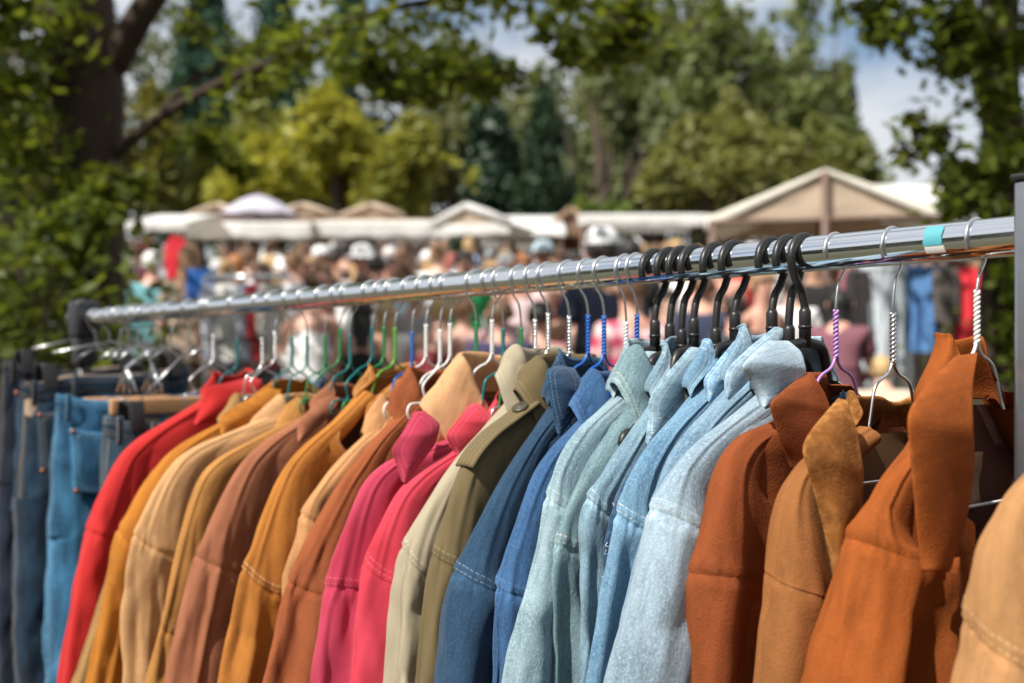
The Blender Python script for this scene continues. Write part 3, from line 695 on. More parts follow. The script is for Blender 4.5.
J(blk('black plastic hanger in the worn denim jacket with puckered seam'), 'denim_jacket', 'worn light denim jacket with puckered sleeve seam and frayed edge', 694, (610, 455), (583, 500), (577, 683), m_dC, 'denim', yaw=3, frayed=True, th=.032, seed=19, ztop=-0.095, zb=-0.135, collar=dict(leaf=False, phi=1.55, dip=.01, lean=.62), lining=None, wr=1.5, plate=('collar_leaf', 0.028, [(690, 347), (668, 372), (648, 400), (648, 420), (646, 443)], [(704, 348), (706, 368), (694, 392), (672, 420), (648, 446)]))
J(blk('black plastic hanger in the sky blue denim jacket'), 'denim_jacket', 'sky blue denim jacket with wide collar leaf', 735, (632, 460), (612, 520), (588, 683), m_dD, 'denim', yaw=0, th=.036, seed=20, ztop=-0.090, zb=-0.130, collar=dict(leaf=False, phi=1.55, dip=.01, lean=.62), lining=None, wr=1.2, plate=('collar_leaf', 0.028, [(737, 338), (720, 358), (703, 379), (705, 390), (708, 400)], [(748, 342), (744, 360), (733, 378), (721, 392), (709, 403)]))
J(blk('black plastic hanger in the mid blue denim jacket'), 'denim_jacket', 'mid blue denim jacket with upturned collar behind the icy one', 772, (668, 448), (648, 510), (615, 683), m_dD2, 'denim', yaw=0, th=.03, seed=21, ztop=-0.078, zb=-0.122, collar=dict(leaf=False, phi=1.55, dip=.01, lean=.62), lining='blue', plate=('collar_leaf', 0.028, [(776, 326), (752, 345), (727, 368), (724, 382), (726, 396)], [(786, 330), (775, 352), (757, 372), (742, 388), (728, 400)]))
J(blk('black plastic hanger with open front hook in the icy denim jacket', -1), 'denim_jacket', 'icy pale denim jacket with rounded collar beside the dark rust suede', 805, (672, 460), (645, 516), (609, 683), m_dE, 'denim', yaw=0, th=.05, seed=22, ztop=-0.090, zb=-0.130, collar=dict(leaf=False, phi=1.55, dip=.01, lean=.62), lining='blue', buttons=(M_steelb, (-.1, -.19), .0, .008), pocket=(.05, .15, -.17), plate=('collar_leaf', 0.042, [(768, 341), (753, 353), (741, 366), (752, 386), (761, 406)], [(788, 341), (802, 352), (807, 372), (795, 393), (765, 409)]))
J(wire('purple coated wire hanger in the dark rust jacket', 'purple', 1), 'suede_jacket', 'dark rust suede jacket with ribbed stand collar', 836, (717, 446), (686, 575), (678, 683), m_rustR, th=.042, seed=23, ztop=-0.130, zb=-0.155, collar=dict(leaf=False, phi=1.55, dip=.01, lean=.62), neckw=.062, folds=1.5, plate=('collar_band', 0.034, [(806, 373), (786, 388), (768, 403), (777, 432), (790, 468)], [(812, 374), (826, 395), (835, 422), (838, 452), (834, 485)]))
J(wire('white and brass wire hanger in the caramel jacket', 'zinc', 1), 'suede_jacket', 'caramel suede jacket with dark brown woollen collar', 893, (782, 470), (757, 580), (748, 683), m_tanw, th=.045, seed=24, ztop=-0.150, zb=-0.170, collar=dict(leaf=False, phi=1.55, dip=.01, lean=.88), folds=1.7, opening=.035, collar_mat=m_wool, neckw=.066, seam=False, lining='wool', plate=('lapel', 0.042, [(839, 398), (815, 424), (800, 446), (811, 482), (824, 530), (836, 585)], [(846, 400), (857, 430), (864, 470), (862, 510), (852, 555), (839, 600)]))
J(wire('white twisted wire hanger in the burnt orange jacket', 'white', 1), 'suede_jacket', 'burnt orange suede jacket with long wide collar points', 977, (862, 500), (839, 550), (813, 683), m_oran, th=.052, seed=25, ztop=-0.093, zb=-0.140, collar=dict(leaf=False, phi=1.55, dip=.01, lean=.52), opening=.055, neckw=.052, folds=1.4, lining='brown', plate=('lapel', 0.048, [(956, 356), (928, 383), (906, 411), (908, 435), (914, 500), (921, 571)], [(978, 352), (972, 385), (973, 420), (975, 465), (968, 515), (949, 573)]))
J(wire('white wire hanger in the honey coloured jacket beyond the post', 'white', 1), 'suede_jacket', 'honey coloured suede jacket hanging nearest, beyond the grey post', 1118, (985, 512), (953, 660), (945, 700), m_pale, th=.05, seed=26, folds=1.5, wr=1.4, ztop=-.10, zb=-.15)

# hangers with nothing on them, pushed in between the jackets
for hx, kd, c, sd_, lb in [(213, 'wire', 'zinc', -1, 'empty zinc wire hanger behind the red jacket'), (275, 'wire', 'zinc', 1, 'empty zinc wire hanger before the mustard jacket'),
        (340, 'wire', 'green', 1, 'empty wire hanger with green coat beside the rose brown jacket'), (372, 'wire', 'teal', 1, 'empty teal wire hanger left of the golden jacket'),
        (384, 'wire', 'green', 1, 'empty green wire hanger at the golden jacket'), (426, 'wire', 'white', 1, 'empty white wire hanger before the rust brown jacket'),
        (450, 'wire', 'white', 1, 'empty white wire hanger beside the peach jacket'), (476, 'wire', 'green', -1, 'empty green wire hanger left of the peach jacket'), (535, 'wire', 'zinc', -1, 'empty zinc wire hanger before the stone cotton jacket'),
(637, 'wire', 'blue', -1, 'empty blue wire hanger before the pale denim'), (604, 'wire', 'blue', -1, 'empty blue wire hanger between navy and mid blue'),
        (682, 'plastic', '', 1, 'empty black plastic hanger between teal grey and worn denim'), (716, 'plastic', '', 1, 'empty black plastic hanger before the sky blue denim'), (789, 'plastic', '', 1, 'empty black plastic hanger behind the icy denim')]:
    hanger(lb, hx, 2, kd, c, sd_, wS=.10 if kd == 'plastic' else (.06 if hx in (213, 275, 604, 637) else .075), zS=-.20 if kd == 'plastic' else -.175, neck=-.105, bar=False)

# ------------------------------------------------------------------ jeans on clip hangers
m_j0 = fabric('dark_jeans', 'denim', (.005, .008, .018), (.3, .22, .13), (.010, .018, .034), whisk=True)
m_j1 = fabric('indigo_jeans', 'denim', (.004, .011, .024), (.3, .22, .13), (.013, .034, .062), whisk=True)
m_j2 = fabric('bright_jeans', 'denim', (.005, .040, .10), (.2, .3, .35), (.035, .135, .24), whisk=True)
m_j3 = fabric('slate_jeans', 'denim', (.010, .020, .034), (.4, .33, .24), (.024, .050, .078), whisk=True)
m_jin = simple('jeans_inside', (.42, .31, .22), .85, 0, .2, 20)
M_copper = simple('copper_rivet', (.42, .16, .07), .4, 1, .15, 80)

def jeans(label, t, w, zw, mat, seed, tilt=0.0, drop=.0, th=.028, flare=.02, pocket=True, hlabel='', hkind='clip', yaw=0):
    o = rail(t); ang = math.atan2(NEAR[1], NEAR[0]) + R_(yaw)
    root = thing('jeans', label, 'jeans', tuple(o), ang, 'jeans hung at the far end of the rail')
    zs = np.concatenate([np.linspace(0, -.28, 46), np.linspace(-.285, -1.0, 60)]); nc = 96
    th_ = np.arange(nc) / nc * 2 * PI
    def top(p): return zw + tilt * p - .018 * (1 - (p / w) ** 2) + .008 * np.exp(-((p - w) / .03) ** 2) - drop * np.exp(-((p - w) / .07) ** 2)
    def section(z, sd_, p0, p1, dq):
        c = (p0 + p1) / 2; h = (p1 - p0) / 2
        return np.stack([c + h * sgnpow(np.cos(th_), .85), dq * sgnpow(np.sin(th_), .8), np.full(nc, z)], 1)
    def fold(P, sd_, a=1.0):
        N = normals(P, True); N *= np.sign((N * (P - P.mean(1, keepdims=True))).sum(2).mean())
        px, zq, fr = P[:, :, 0], P[:, :, 2], np.sign(P[:, :, 1])
        D = vnoise(px * 13, fr * 3, zq * 3, sd_) * .009 * smooth(.02, .2, -zq) + vnoise(px * 30 + zq * 12, fr, zq * 14, sd_ + 1) * .005 + vnoise(px * 80, fr, zq * 50, sd_ + 2) * .0012
        return P + N * (D * a)[:, :, None]
    hip = zs[:46]
    P = np.array([section(z, 0, -w - flare * smooth(0, -.25, z) * 0, w + flare * (-z / .28), th * (1 + 1.3 * smooth(0, .2, -z))) for z in hip])
    P[:, :, 2] += top(P[:, :, 0]) - 0
    ar = np.concatenate([[0], np.cumsum(np.linalg.norm(np.diff(P[20], axis=0), axis=1))]); ar = np.append(ar, ar[-1] + .01)
    uv = np.stack([np.broadcast_to((-np.abs(((ar / ar[-1] + .5) % 1) - .5) * ar[-1])[None], (46, nc + 1)), np.broadcast_to(hip[:, None], (46, nc + 1))], 2)
    b = MB(); b.grid(fold(P, seed), uv, wv=True)
    for p0, p1 in ((.005, w + flare), (-w, -.005)):
        lg = zs[44:]; q = []
        for z in lg:
            f = smooth(-.28, -1.0, z) if False else (-z - .28) / .72
            cc = (p0 + p1) / 2 + (p1 > 0.01) * flare * .6 * f; hh = (p1 - p0) / 2 * (1 - .12 * f)
            q.append(section(z, 0, cc - hh, cc + hh, th * 2.2 * (1 - .15 * f)))
        q = np.array(q); q[:, :, 2] += zw + tilt * q[:, :, 0]
        # the side seam lies at the outer edge
        ua = -np.abs(((np.arange(nc + 1) / nc + .5) % 1) - .5) * (p1 - p0) * 2.4
        b.grid(fold(q, seed + 7 + (p0 > 0)), np.stack([np.broadcast_to(ua[None], (len(lg), nc + 1)), np.broadcast_to(lg[:, None], (len(lg), nc + 1))], 2), wv=True)
    b.build('legs', mat, root)
    # waistband: outside and inside faces, folded over at the top
    rows = []
    for dz, dd in ((-.040, .003), (-.036, .005), (-.02, .0055), (-.004, .005), (0, .003), (0, -.001), (-.004, -.003), (-.05, -.003), (-.13, -.003)):
        s_ = section(dz, 0, -w - dd, w + dd, th * (1 + .25 * smooth(0, .2, -dz)) + dd); s_[:, 2] += top(s_[:, 0]); rows.append(s_)
    P = np.array(rows); uvw = np.stack([np.broadcast_to(np.array([-.0, -.004, -.02, -.006, 0, 3, 3, 3, 3])[:, None], (9, nc + 1)), np.broadcast_to(ar[None], (9, nc + 1))], 2)
    P = fold(P, seed, .5); b = MB(); b.grid(P[:6], uvw[:6], wv=True); b.grid(P[5:], uvw[5:], wv=True, mat=1); b.build('waistband', [mat, m_jin], root)
    for p in (-.11, -.02, .09, w - .012):
        b = MB(); k = np.linspace(.004, -.05, 10); x = np.linspace(-.006, .006, 5)
        Q = np.zeros((10, 5, 3)); Q[:, :, 0] = p + x[None]; Q[:, :, 2] = k[:, None] + top(p); Q[:, :, 1] = th * (1 - (p / w) ** 6) ** .4 + .009 + .003 * np.sin(np.linspace(0, PI, 10))[:, None]
        b.grid(Q, np.stack([np.broadcast_to(-np.abs(x)[None], (10, 5)), np.broadcast_to(k[:, None], (10, 5))], 2)); lo = b.build('belt_loop', mat, root)
        m = lo.modifiers.new('t', 'SOLIDIFY'); m.thickness = .002
    if pocket:
        pz = np.linspace(-.062, -.185, 20); pp = np.linspace(w - .115, w - .012, 18)
        Q = np.zeros((20, 18, 3)); Q[:, :, 0] = pp[None]
        wid = th * (1 + 1.3 * smooth(0, .2, -pz)); Q[:, :, 1] = wid[:, None] * (1 - np.clip(pp / (w + .012), 0, 1) ** 6)[None] ** .45 + .0075; Q[:, :, 2] = pz[:, None] + top(pp)[None]
        Q[:, :, 1] += vnoise(Q[:, :, 0] * 30, 0, Q[:, :, 2] * 20, seed) * .003
        dist = -np.minimum(np.minimum(pp - pp[0], pp[-1] - pp)[None] + 0 * pz[:, None], np.minimum(pz[0] - pz, pz - pz[-1])[:, None])
        b = MB(); b.grid(Q, np.stack([dist, np.broadcast_to(pz[:, None], dist.shape)], 2)); po = b.build('pocket', mat, root)
        m = po.modifiers.new('t', 'SOLIDIFY'); m.thickness = .0025
        for i, j in ((1, 1), (1, 16), (19, 16)):
            b = MB(); b.lathe([(0, .003), (.003, .0028), (.0055, .0012), (.005, -.001)], 14, axis=(0, 1, 0), origin=tuple(Q[i, j] + [0, .002, 0])); b.build('rivet', M_copper, root)
    # the hanger
    h = thing('trouser_hanger', hlabel, 'hanger', tuple(o), ang, 'trouser hangers at the far end of the rail')
    H = hook_pts(RAIL_RAD + .0028, 1 if seed % 2 else -1, max(-.075, zw + .058))
    b = MB(); b.tube(np.insert(H, 1, 0, 1), .0015, 8); b.build('hook', M_chrome, h)
    zc = zw
    if hkind == 'clip':
        b = MB(); b.tube([(-(w - .06), 0, zc + .034 + tilt * -.17), (0, 0, max(-.075, zc + .058)), (w - .06, 0, zc + .034 + tilt * .17)], .0015, 8); b.build('cross_wire', M_chrome2, h)
        for s in (-1, 1):
            p = s * (w - .045); b = MB(); z0 = top(np.array(p))
            for q in (1, -1):
                r_ = Matrix.Rotation(q * .22, 3, 'X')
                b.box((p, q * (th * .9 + .004), z0 + .012), (.030, .0055, .058), r_, .002)
            b.box((p, 0, z0 + .035), (.014, th * 1.5, .012), None, .003)
            b.build('clip', M_blackp, h)
    else:
        # wooden clamp bar with metal bands and two pairs of wires
        b = MB(); b.box((-.06, th + .016, zc - .030), (.31, .015, .034), None, .005, segs=3); b.box((-.06, -th - .016, zc - .030), (.36, .015, .034), None, .005, segs=3); b.build('clamp_bar', M_wood, h)
        for p in (.07, -.185):
            b = MB(); b.box((p, 0, zc - .030), (.008, 2 * th + .050, .0365), None, .002); b.build('metal_band', M_chrome2, h)
        for p in (.045, -.01):
            for q in (1, -1):
                b = MB(); b.tube([(p + .006, q * (th + .012), zc - .002), (p, q * .004, zc + .05), (p * .5, 0, zc + .066), (0, 0, -.075)], .0018, 8); b.tube([(p - .008, q * (th + .012), zc - .002), (p, q * .004, zc + .05)], .0018, 8); b.build('spring_wire', M_chrome, h)
    return root

jeans('almost black blue jeans hung last beyond the clamp', 2.30, .16, -.105, m_j0, 41, th=.022, hlabel='black clip hanger on the almost black jeans')
jeans('dark indigo jeans with copper rivets and a square pocket', 2.08, .185, -.115, m_j1, 42, th=.03, drop=.035, hlabel='chrome hanger clipped to the indigo jeans')
jeans('bright blue faded jeans under the wooden clamp bar', 1.87, .185, -.164, m_j2, 43, th=.024, tilt=-.06, hlabel='wooden clamp hanger gripping the bright blue jeans', hkind='wood')
jeans('slate blue jeans with pale lined waistband beside the red jacket', 1.66, .165, -.204, m_j3, 44, th=.03, tilt=-.05, hlabel='chrome hanger clipped to the slate blue jeans')
# more trouser hangers crowded near the clamp
for i, (t, c, lb) in enumerate([(2.16, M_chrome, 'empty chrome hook hanger next to the clamp'), (2.02, M_chrome2, 'empty zinc hook hanger above the indigo jeans'), (1.97, M_chrome, 'empty chrome hook hanger above the middle of the indigo jeans'),
                               (1.92, M_chrome2, 'empty zinc hook hanger before the timber clamp bar'), (1.80, M_chrome, 'empty chrome hook hanger after the timber clamp bar'), (1.75, M_chrome, 'empty chrome hook hanger above the slate jeans'), (1.58, M_chrome2, 'empty zinc hook hanger between slate jeans and red jacket')]):
    o = rail(t); h = thing('trouser_hanger', lb, 'hanger', tuple(o), math.atan2(NEAR[1], NEAR[0]) + R_(rng.uniform(-8, 8)), 'trouser hangers at the far end of the rail')
    H = hook_pts(RAIL_RAD + .0028, 1 if i % 2 else -1, -.07); b = MB(); b.tube(np.insert(H, 1, 0, 1), .0015, 8); b.build('hook', c, h)
    if 'shoulder' in lb:
        Q, _ = catmull([(.20, 0, -.125), (.10, 0, -.095), (0, 0, -.072), (-.10, 0, -.095), (-.20, 0, -.125)], 40)
        b = MB(); b.tube(np.insert(np.delete(Q, 1, 1), 1, 0, 1), np.interp(np.linspace(-1, 1, 40), [-1, 0, 1], [.008, .011, .008]), 12); b.build('shoulder_bar', M_wood, h)
    else:
        b = MB(); b.tube([(.045, 0, -.098), (.02, 0, -.08), (0, 0, -.07), (-.02, 0, -.08), (-.045, 0, -.098)], .0015, 8); b.build('cross_wire', c, h)

# ------------------------------------------------------------------ ground
n = NT('trodden_ground'); tc = n.n('ShaderNodeTexCoord').outputs['Object']
f = n.noise(tc, .35, 6, .6); g = n.noise(tc, 6, 6, .65)
c = n.mix(n.ramp(f, .4, .6), C4((.075, .058, .040)), C4((.040, .048, .018))); c = n.mix(n.math('MULTIPLY', n.ramp(g, .35, .7), .5), c, C4((.11, .088, .062)))
bs = n.bsdf(Base_Color=c, Roughness=.95); bm_ = n.n('ShaderNodeBump'); bm_.inputs['Strength'].default_value = .6; bm_.inputs['Distance'].default_value = .03
n.l(g, bm_.inputs['Height']); n.l(bm_.outputs[0], bs.inputs['Normal']); n.l(bs.outputs[0], n.out.inputs[0]); M_ground = n.m
xs = np.concatenate([np.linspace(-400, -30, 16), np.linspace(-28, 28, 57), np.linspace(30, 400, 16)]); ys = np.concatenate([np.linspace(-300, -10, 12), np.linspace(-8, 62, 120), np.linspace(66, 500, 18)])
Xg, Yg = np.meshgrid(xs, ys, indexing='ij'); Zg = ground(Yg) + vnoise(Xg * .7, Yg * .7, 0, 4) * .02 * smooth(3, 8, Yg)
b = MB(); b.grid(np.stack([Xg, Yg, Zg], 2)); tag(b.build('ground', M_ground), kind='structure')

# ------------------------------------------------------------------ people
def skin_mesh(name, V, E, Rr, root=0, sub=2):
    me = bpy.data.meshes.new(name + '_base'); me.from_pydata([tuple(v) for v in V], E, [])
    ob = bpy.data.objects.new('skin_tmp', me); COL.objects.link(ob)
    md = ob.modifiers.new('skin', 'SKIN'); md.use_smooth_shade = True
    for i, d in enumerate(me.skin_vertices[0].data):
        r = Rr[i]; d.radius = (r, r) if np.isscalar(r) else r; d.use_root = (i == root)
    s2 = ob.modifiers.new('sub', 'SUBSURF'); s2.levels = s2.render_levels = sub
    dg = bpy.context.evaluated_depsgraph_get(); out = bpy.data.meshes.new_from_object(ob.evaluated_get(dg)); out.name = name
    bpy.data.objects.remove(ob); bpy.data.meshes.remove(me)
    for p in out.polygons: p.use_smooth = True
    return out

def pose_joints(p):
    """joints of a 1.76 m figure facing -Y; p: lean, arms (elbow, wrist per side), legs, head turn"""
    ln = p.get('lean', 0); 
    def up(x, y, z): return np.array([x, y - ln * max(0, z - .95), z - .35 * abs(ln) * max(0, z - .95)])
    j = dict(pelvis=np.array([0, 0, .96]), waist=up(0, 0, 1.08), chest=up(0, .01, 1.27), ctop=up(0, .01, 1.41), neck=up(0, 0, 1.50), jaw=up(0, -.02, 1.575), head=up(0, -.012, 1.655), crown=up(0, 0, 1.715))
    for s, k in ((-1, 'l'), (1, 'r')):
        e, w = p.get('arm_' + k, ((.24, .03, 1.13), (.25, -.07, .89)))
        j['sh_' + k] = up(s * .165, .01, 1.415); j['el_' + k] = up(s * e[0], e[1], e[2]); j['wr_' + k] = up(s * w[0], w[1], w[2])
        d = j['wr_' + k] - j['el_' + k]; d /= np.linalg.norm(d); j['pa_' + k] = j['wr_' + k] + d * .075
        st = p.get('step', 0) * s
        j['hip_' + k] = np.array([s * .088, 0, .90]); j['kn_' + k] = np.array([s * .10, -.02 - st * .8, .50]); j['an_' + k] = np.array([s * .10, .03 - st, .085]); j['toe_' + k] = np.array([s * .115, -.14 - st, .03])
    return j
POSES = [dict(), dict(step=.14, arm_l=((.22, .10, 1.15), (.23, .10, .92)), arm_r=((.22, -.03, 1.14), (.21, -.18, .95))),
         dict(arm_r=((.25, -.02, 1.15), (.16, -.27, 1.24))), dict(lean=.28, arm_l=((.22, -.12, 1.14), (.15, -.34, 1.05)), arm_r=((.23, -.10, 1.12), (.14, -.36, 1.00))),
         dict(step=-.1, arm_l=((.27, .0, 1.16), (.12, -.16, 1.20)), arm_r=((.24, .05, 1.13), (.25, -.03, .88)))]
BODY = []; TEE = []; TANK = []; LONG = []; TROU = []; SKIRT = []
for pi, p in enumerate(POSES):
    j = pose_joints(p); names = list(j); ix = {k: i for i, k in enumerate(names)}; V = [j[k] for k in names]
    rad = dict(pelvis=(.15, .115), waist=(.125, .10), chest=(.155, .115), ctop=(.115, .085), neck=.052, jaw=(.062, .07), head=(.078, .094), crown=(.055, .068))
    for k in 'lr': rad.update({'sh_' + k: .062, 'el_' + k: .042, 'wr_' + k: .028, 'pa_' + k: (.036, .018), 'hip_' + k: .088, 'kn_' + k: .058, 'an_' + k: .038, 'toe_' + k: (.042, .028)})
    ed = [('pelvis', 'waist'), ('waist', 'chest'), ('chest', 'ctop'), ('ctop', 'neck'), ('neck', 'jaw'), ('jaw', 'head'), ('head', 'crown')]
    for k in 'lr': ed += [('ctop', 'sh_' + k), ('sh_' + k, 'el_' + k), ('el_' + k, 'wr_' + k), ('wr_' + k, 'pa_' + k), ('pelvis', 'hip_' + k), ('hip_' + k, 'kn_' + k), ('kn_' + k, 'an_' + k), ('an_' + k, 'toe_' + k)]
    base = skin_mesh('body', V, [(ix[a], ix[c]) for a, c in ed], [rad[k] for k in names])
    # face and fingers joined into the same mesh
    b = MB(); vv = np.zeros(len(base.vertices) * 3); base.vertices.foreach_get('co', vv); o_ = b.verts(vv.reshape(-1, 3))
    for f in base.polygons: b.faces([list(f.vertices)], 0)
    hd = j['head']; jw = j['jaw']
    b.tube([hd + [0, -.084, .018], hd + [0, -.106, -.012], hd + [0, -.108, -.030], hd + [0, -.085, -.036]], [.008, .012, .015, .010], 8)
    for s in (-1, 1):
        b.lathe([(0, .008), (.008, .005), (.0115, 0), (.008, -.005), (0, -.008)], 10, mat=1, axis=(0, 1, 0), origin=tuple(hd + [s * .032, -.083, .012]))
        b.tube([hd + [s * .050, -.074, .030], hd + [s * .032, -.089, .033], hd + [s * .016, -.091, .029]], .004, 6, mat=1)
        b.tube([hd + [s * .080, .012, .018], hd + [s * .089, .018, .006], hd + [s * .086, .012, -.02], hd + [s * .079, .002, -.03]], [.008, .013, .011, .007], 8)
    b.tube([jw + [-.024, -.072, .010], jw + [0, -.080, .008], jw + [.024, -.072, .010]], [.004, .0075, .004], 8, mat=2)
    for k, s in (('l', -1), ('r', 1)):
        d = j['pa_' + k] - j['wr_' + k]; d /= np.linalg.norm(d); sd2 = np.cross(d, [s, 0, .1]); sd2 /= np.linalg.norm(sd2) + 1e-9; inw = np.cross(d, sd2)
        for q, ln in zip((-.026, -.009, .009, .026), (.060, .074, .070, .055)):
            a = j['pa_' + k] + sd2 * q; b.tube([a, a + d * ln * .45, a + d * ln * .75 + inw * .010, a + d * ln * .9 + inw * .026], [.0095, .009, .008, .0065], 7)
        a = j['wr_' + k] + d * .02; b.tube([a + sd2 * .015, a + sd2 * .042 + d * .025, a + sd2 * .046 + d * .055 + inw * .01], [.011, .010, .008], 7)
    BODY.append(b.mesh('body'))
    def sub_skin(nm, keys, edges, rr, root):
        i2 = {k: i for i, k in enumerate(keys)}
        return skin_mesh(nm, [j[k] if isinstance(k, str) and k in j else k_[k] for k in keys], [(i2[a], i2[c]) for a, c in edges], rr, root)
    k_ = {'hem': j['pelvis'] + [0, 0, -.06], 'm_l': j['sh_l'] * .35 + j['el_l'] * .65, 'm_r': j['sh_r'] * .35 + j['el_r'] * .65, 'up': j['ctop'] * .45 + j['neck'] * .55}
    core = ['hem', 'pelvis', 'waist', 'chest', 'ctop', 'up']; ce = list(zip(core[:-1], core[1:])); cr = [(.175, .135), (.172, .135), (.155, .125), (.176, .136), (.135, .10), (.068, .062)]
    TEE.append(sub_skin('shirt', core + ['sh_l', 'm_l', 'sh_r', 'm_r'], ce + [('ctop', 'sh_l'), ('sh_l', 'm_l'), ('ctop', 'sh_r'), ('sh_r', 'm_r')], cr + [.082, .076, .082, .076], 1))
    TANK.append(sub_skin('shirt', core[:-1] + [], ce[:-1], cr[:-2] + [(.115, .095)], 1))
    LONG.append(sub_skin('shirt', core + ['sh_l', 'el_l', 'wr_l', 'sh_r', 'el_r', 'wr_r'], ce + [('ctop', 'sh_l'), ('sh_l', 'el_l'), ('el_l', 'wr_l'), ('ctop', 'sh_r'), ('sh_r', 'el_r'), ('el_r', 'wr_r')], cr + [.082, .062, .045] * 2, 1))
    TROU.append(sub_skin('trousers', ['pelvis', 'hip_l', 'kn_l', 'an_l', 'hip_r', 'kn_r', 'an_r'], [('pelvis', 'hip_l'), ('hip_l', 'kn_l'), ('kn_l', 'an_l'), ('pelvis', 'hip_r'), ('hip_r', 'kn_r'), ('kn_r', 'an_r')], [(.160, .122), .10, .078, .066, .10, .078, .066], 0))

def hair_mesh(kind):
    """hair for the unleaning head, its origin at the head joint"""
    b = MB(); th_ = np.linspace(0, 2 * PI, 40, endpoint=False); rows = []
    for f in np.linspace(0, 1, 16):
        pol = .02 + f * 1.0 * PI * .62
        R0 = np.array([.090, .108, .108]); P = np.stack([np.sin(pol) * np.cos(th_) * R0[0], np.sin(pol) * np.sin(th_) * R0[1] + .012, np.cos(pol) * R0[2] + .004 + 0 * th_], 1)
        fr = smooth(.2, .8, -np.sin(th_)); P[:, 2] = np.maximum(P[:, 2], .045 * fr + P[:, 2] * (1 - fr))
        nn = vnoise(P[:, 0] * 40, P[:, 1] * 40, P[:, 2] * 18, 5) * .006; P[:, :2] *= (1 + nn * 5)[:, None]
        rows.append(P)
    if kind == 'long':
        last = rows[-1]
        for k in np.linspace(.1, 1, 8):
            P = last.copy(); bk = smooth(-.35, .3, np.sin(th_)); P[:, 2] -= .26 * k * bk; P[:, 1] += .02 * k * bk; P[:, 0] *= 1 + .25 * k * bk; rows.append(P)
    b.grid(np.array(rows), wv=True); b._fan(0, 40, rows[0].mean(0) + [0, 0, .002], 0, True)
    if kind == 'bun':
        pr = [(.001, .055), (.03, .048), (.05, .025), (.055, 0), (.048, -.03), (.02, -.05), (.001, -.052)]
        b.lathe(pr, 20, axis=(0, .7, .7), origin=(0, .105, .075))
    return b.mesh('hair')
HAIR = {k: hair_mesh(k) for k in ('short', 'long', 'bun')}
b = MB(); th_ = np.linspace(0, 2 * PI, 40, endpoint=False); rows = []
for r, z in ((.001, .135), (.05, .130), (.085, .105), (.102, .06), (.106, .03), (.104, .026)):
    rows.append(np.stack([r * np.cos(th_) * .95, r * np.sin(th_) * 1.08 + .008, np.full(40, z)], 1))
b.grid(np.array(rows), wv=True)
P = np.zeros((6, 24, 3)); aa = np.linspace(PI * 1.12, PI * 1.88, 24)
for i, k in enumerate(np.linspace(0, 1, 6)): P[i] = np.stack([np.cos(aa) * (.098 + .01 * k), np.sin(aa) * (.112 + .075 * k) + .008, .032 - .018 * k - .02 * np.cos(aa) ** 2], 1)
b.grid(P); CAP = b.mesh('cap')
b = MB(); rows = []
for r, z in ((.001, .142), (.06, .138), (.092, .115), (.106, .05), (.112, .036), (.150, .024), (.185, .012), (.186, .008), (.12, .024)):
    rows.append(np.stack([r * np.cos(th_) * .97, r * np.sin(th_) * 1.06 + .006, z + .006 * np.cos(2 * th_) * (r > .13)], 1))
b.grid(np.array(rows), wv=True); SUNHAT = b.mesh('sun_hat')

_mc = {}
def cmat(c, rough=.85, plaid=None):
    k = (tuple(round(v, 3) for v in c), plaid)
    if k in _mc: return _mc[k]
    nm = 'cloth_%d' % len(_mc)
    if plaid:
        n = NT(nm); ob = n.n('ShaderNodeTexCoord').outputs['Object']; sp = n.n('ShaderNodeSeparateXYZ'); n.l(ob, sp.inputs[0])
        a = n.math('LESS_THAN', n.math('FRACT', n.math('MULTIPLY', sp.outputs[0], 9.0)), .5); d = n.math('LESS_THAN', n.math('FRACT', n.math('MULTIPLY', sp.outputs[2], 9.0)), .5)
        cc = n.mix(n.math('MULTIPLY', n.math('ADD', a, d), .5), C4(plaid), C4(c)); bb = n.bsdf(Base_Color=cc, Roughness=.85); n.l(bb.outputs[0], n.out.inputs[0]); _mc[k] = n.m
    else: _mc[k] = simple(nm, c, rough, 0, .15, 7)
    return _mc[k]
SK = [simple('skin_' + k, c, .5, 0, .08, 12) for k, c in dict(fair=(.66, .42, .32), rosy=(.62, .34, .25), tan=(.46, .26, .17), brown=(.17, .08, .05)).items()]
M_eye = simple('eye_dark', (.02, .015, .012), .3); M_lip = simple('lip', (.38, .13, .11), .5)
HC = dict(grey=(.42, .41, .40), white=(.7, .69, .67), blonde=(.50, .33, .15), brown=(.13, .065, .03), dark=(.02, .014, .011), black=(.008, .007, .007), ginger=(.34, .13, .04), lightbrown=(.28, .16, .08))
for m_ in BODY:
    for q in (SK[0], M_eye, M_lip): m_.materials.append(q)
for L_ in (TEE, TANK, LONG, TROU):
    for m_ in L_: m_.materials.append(None)
for m_ in list(HAIR.values()) + [CAP, SUNHAT]: m_.materials.append(None)

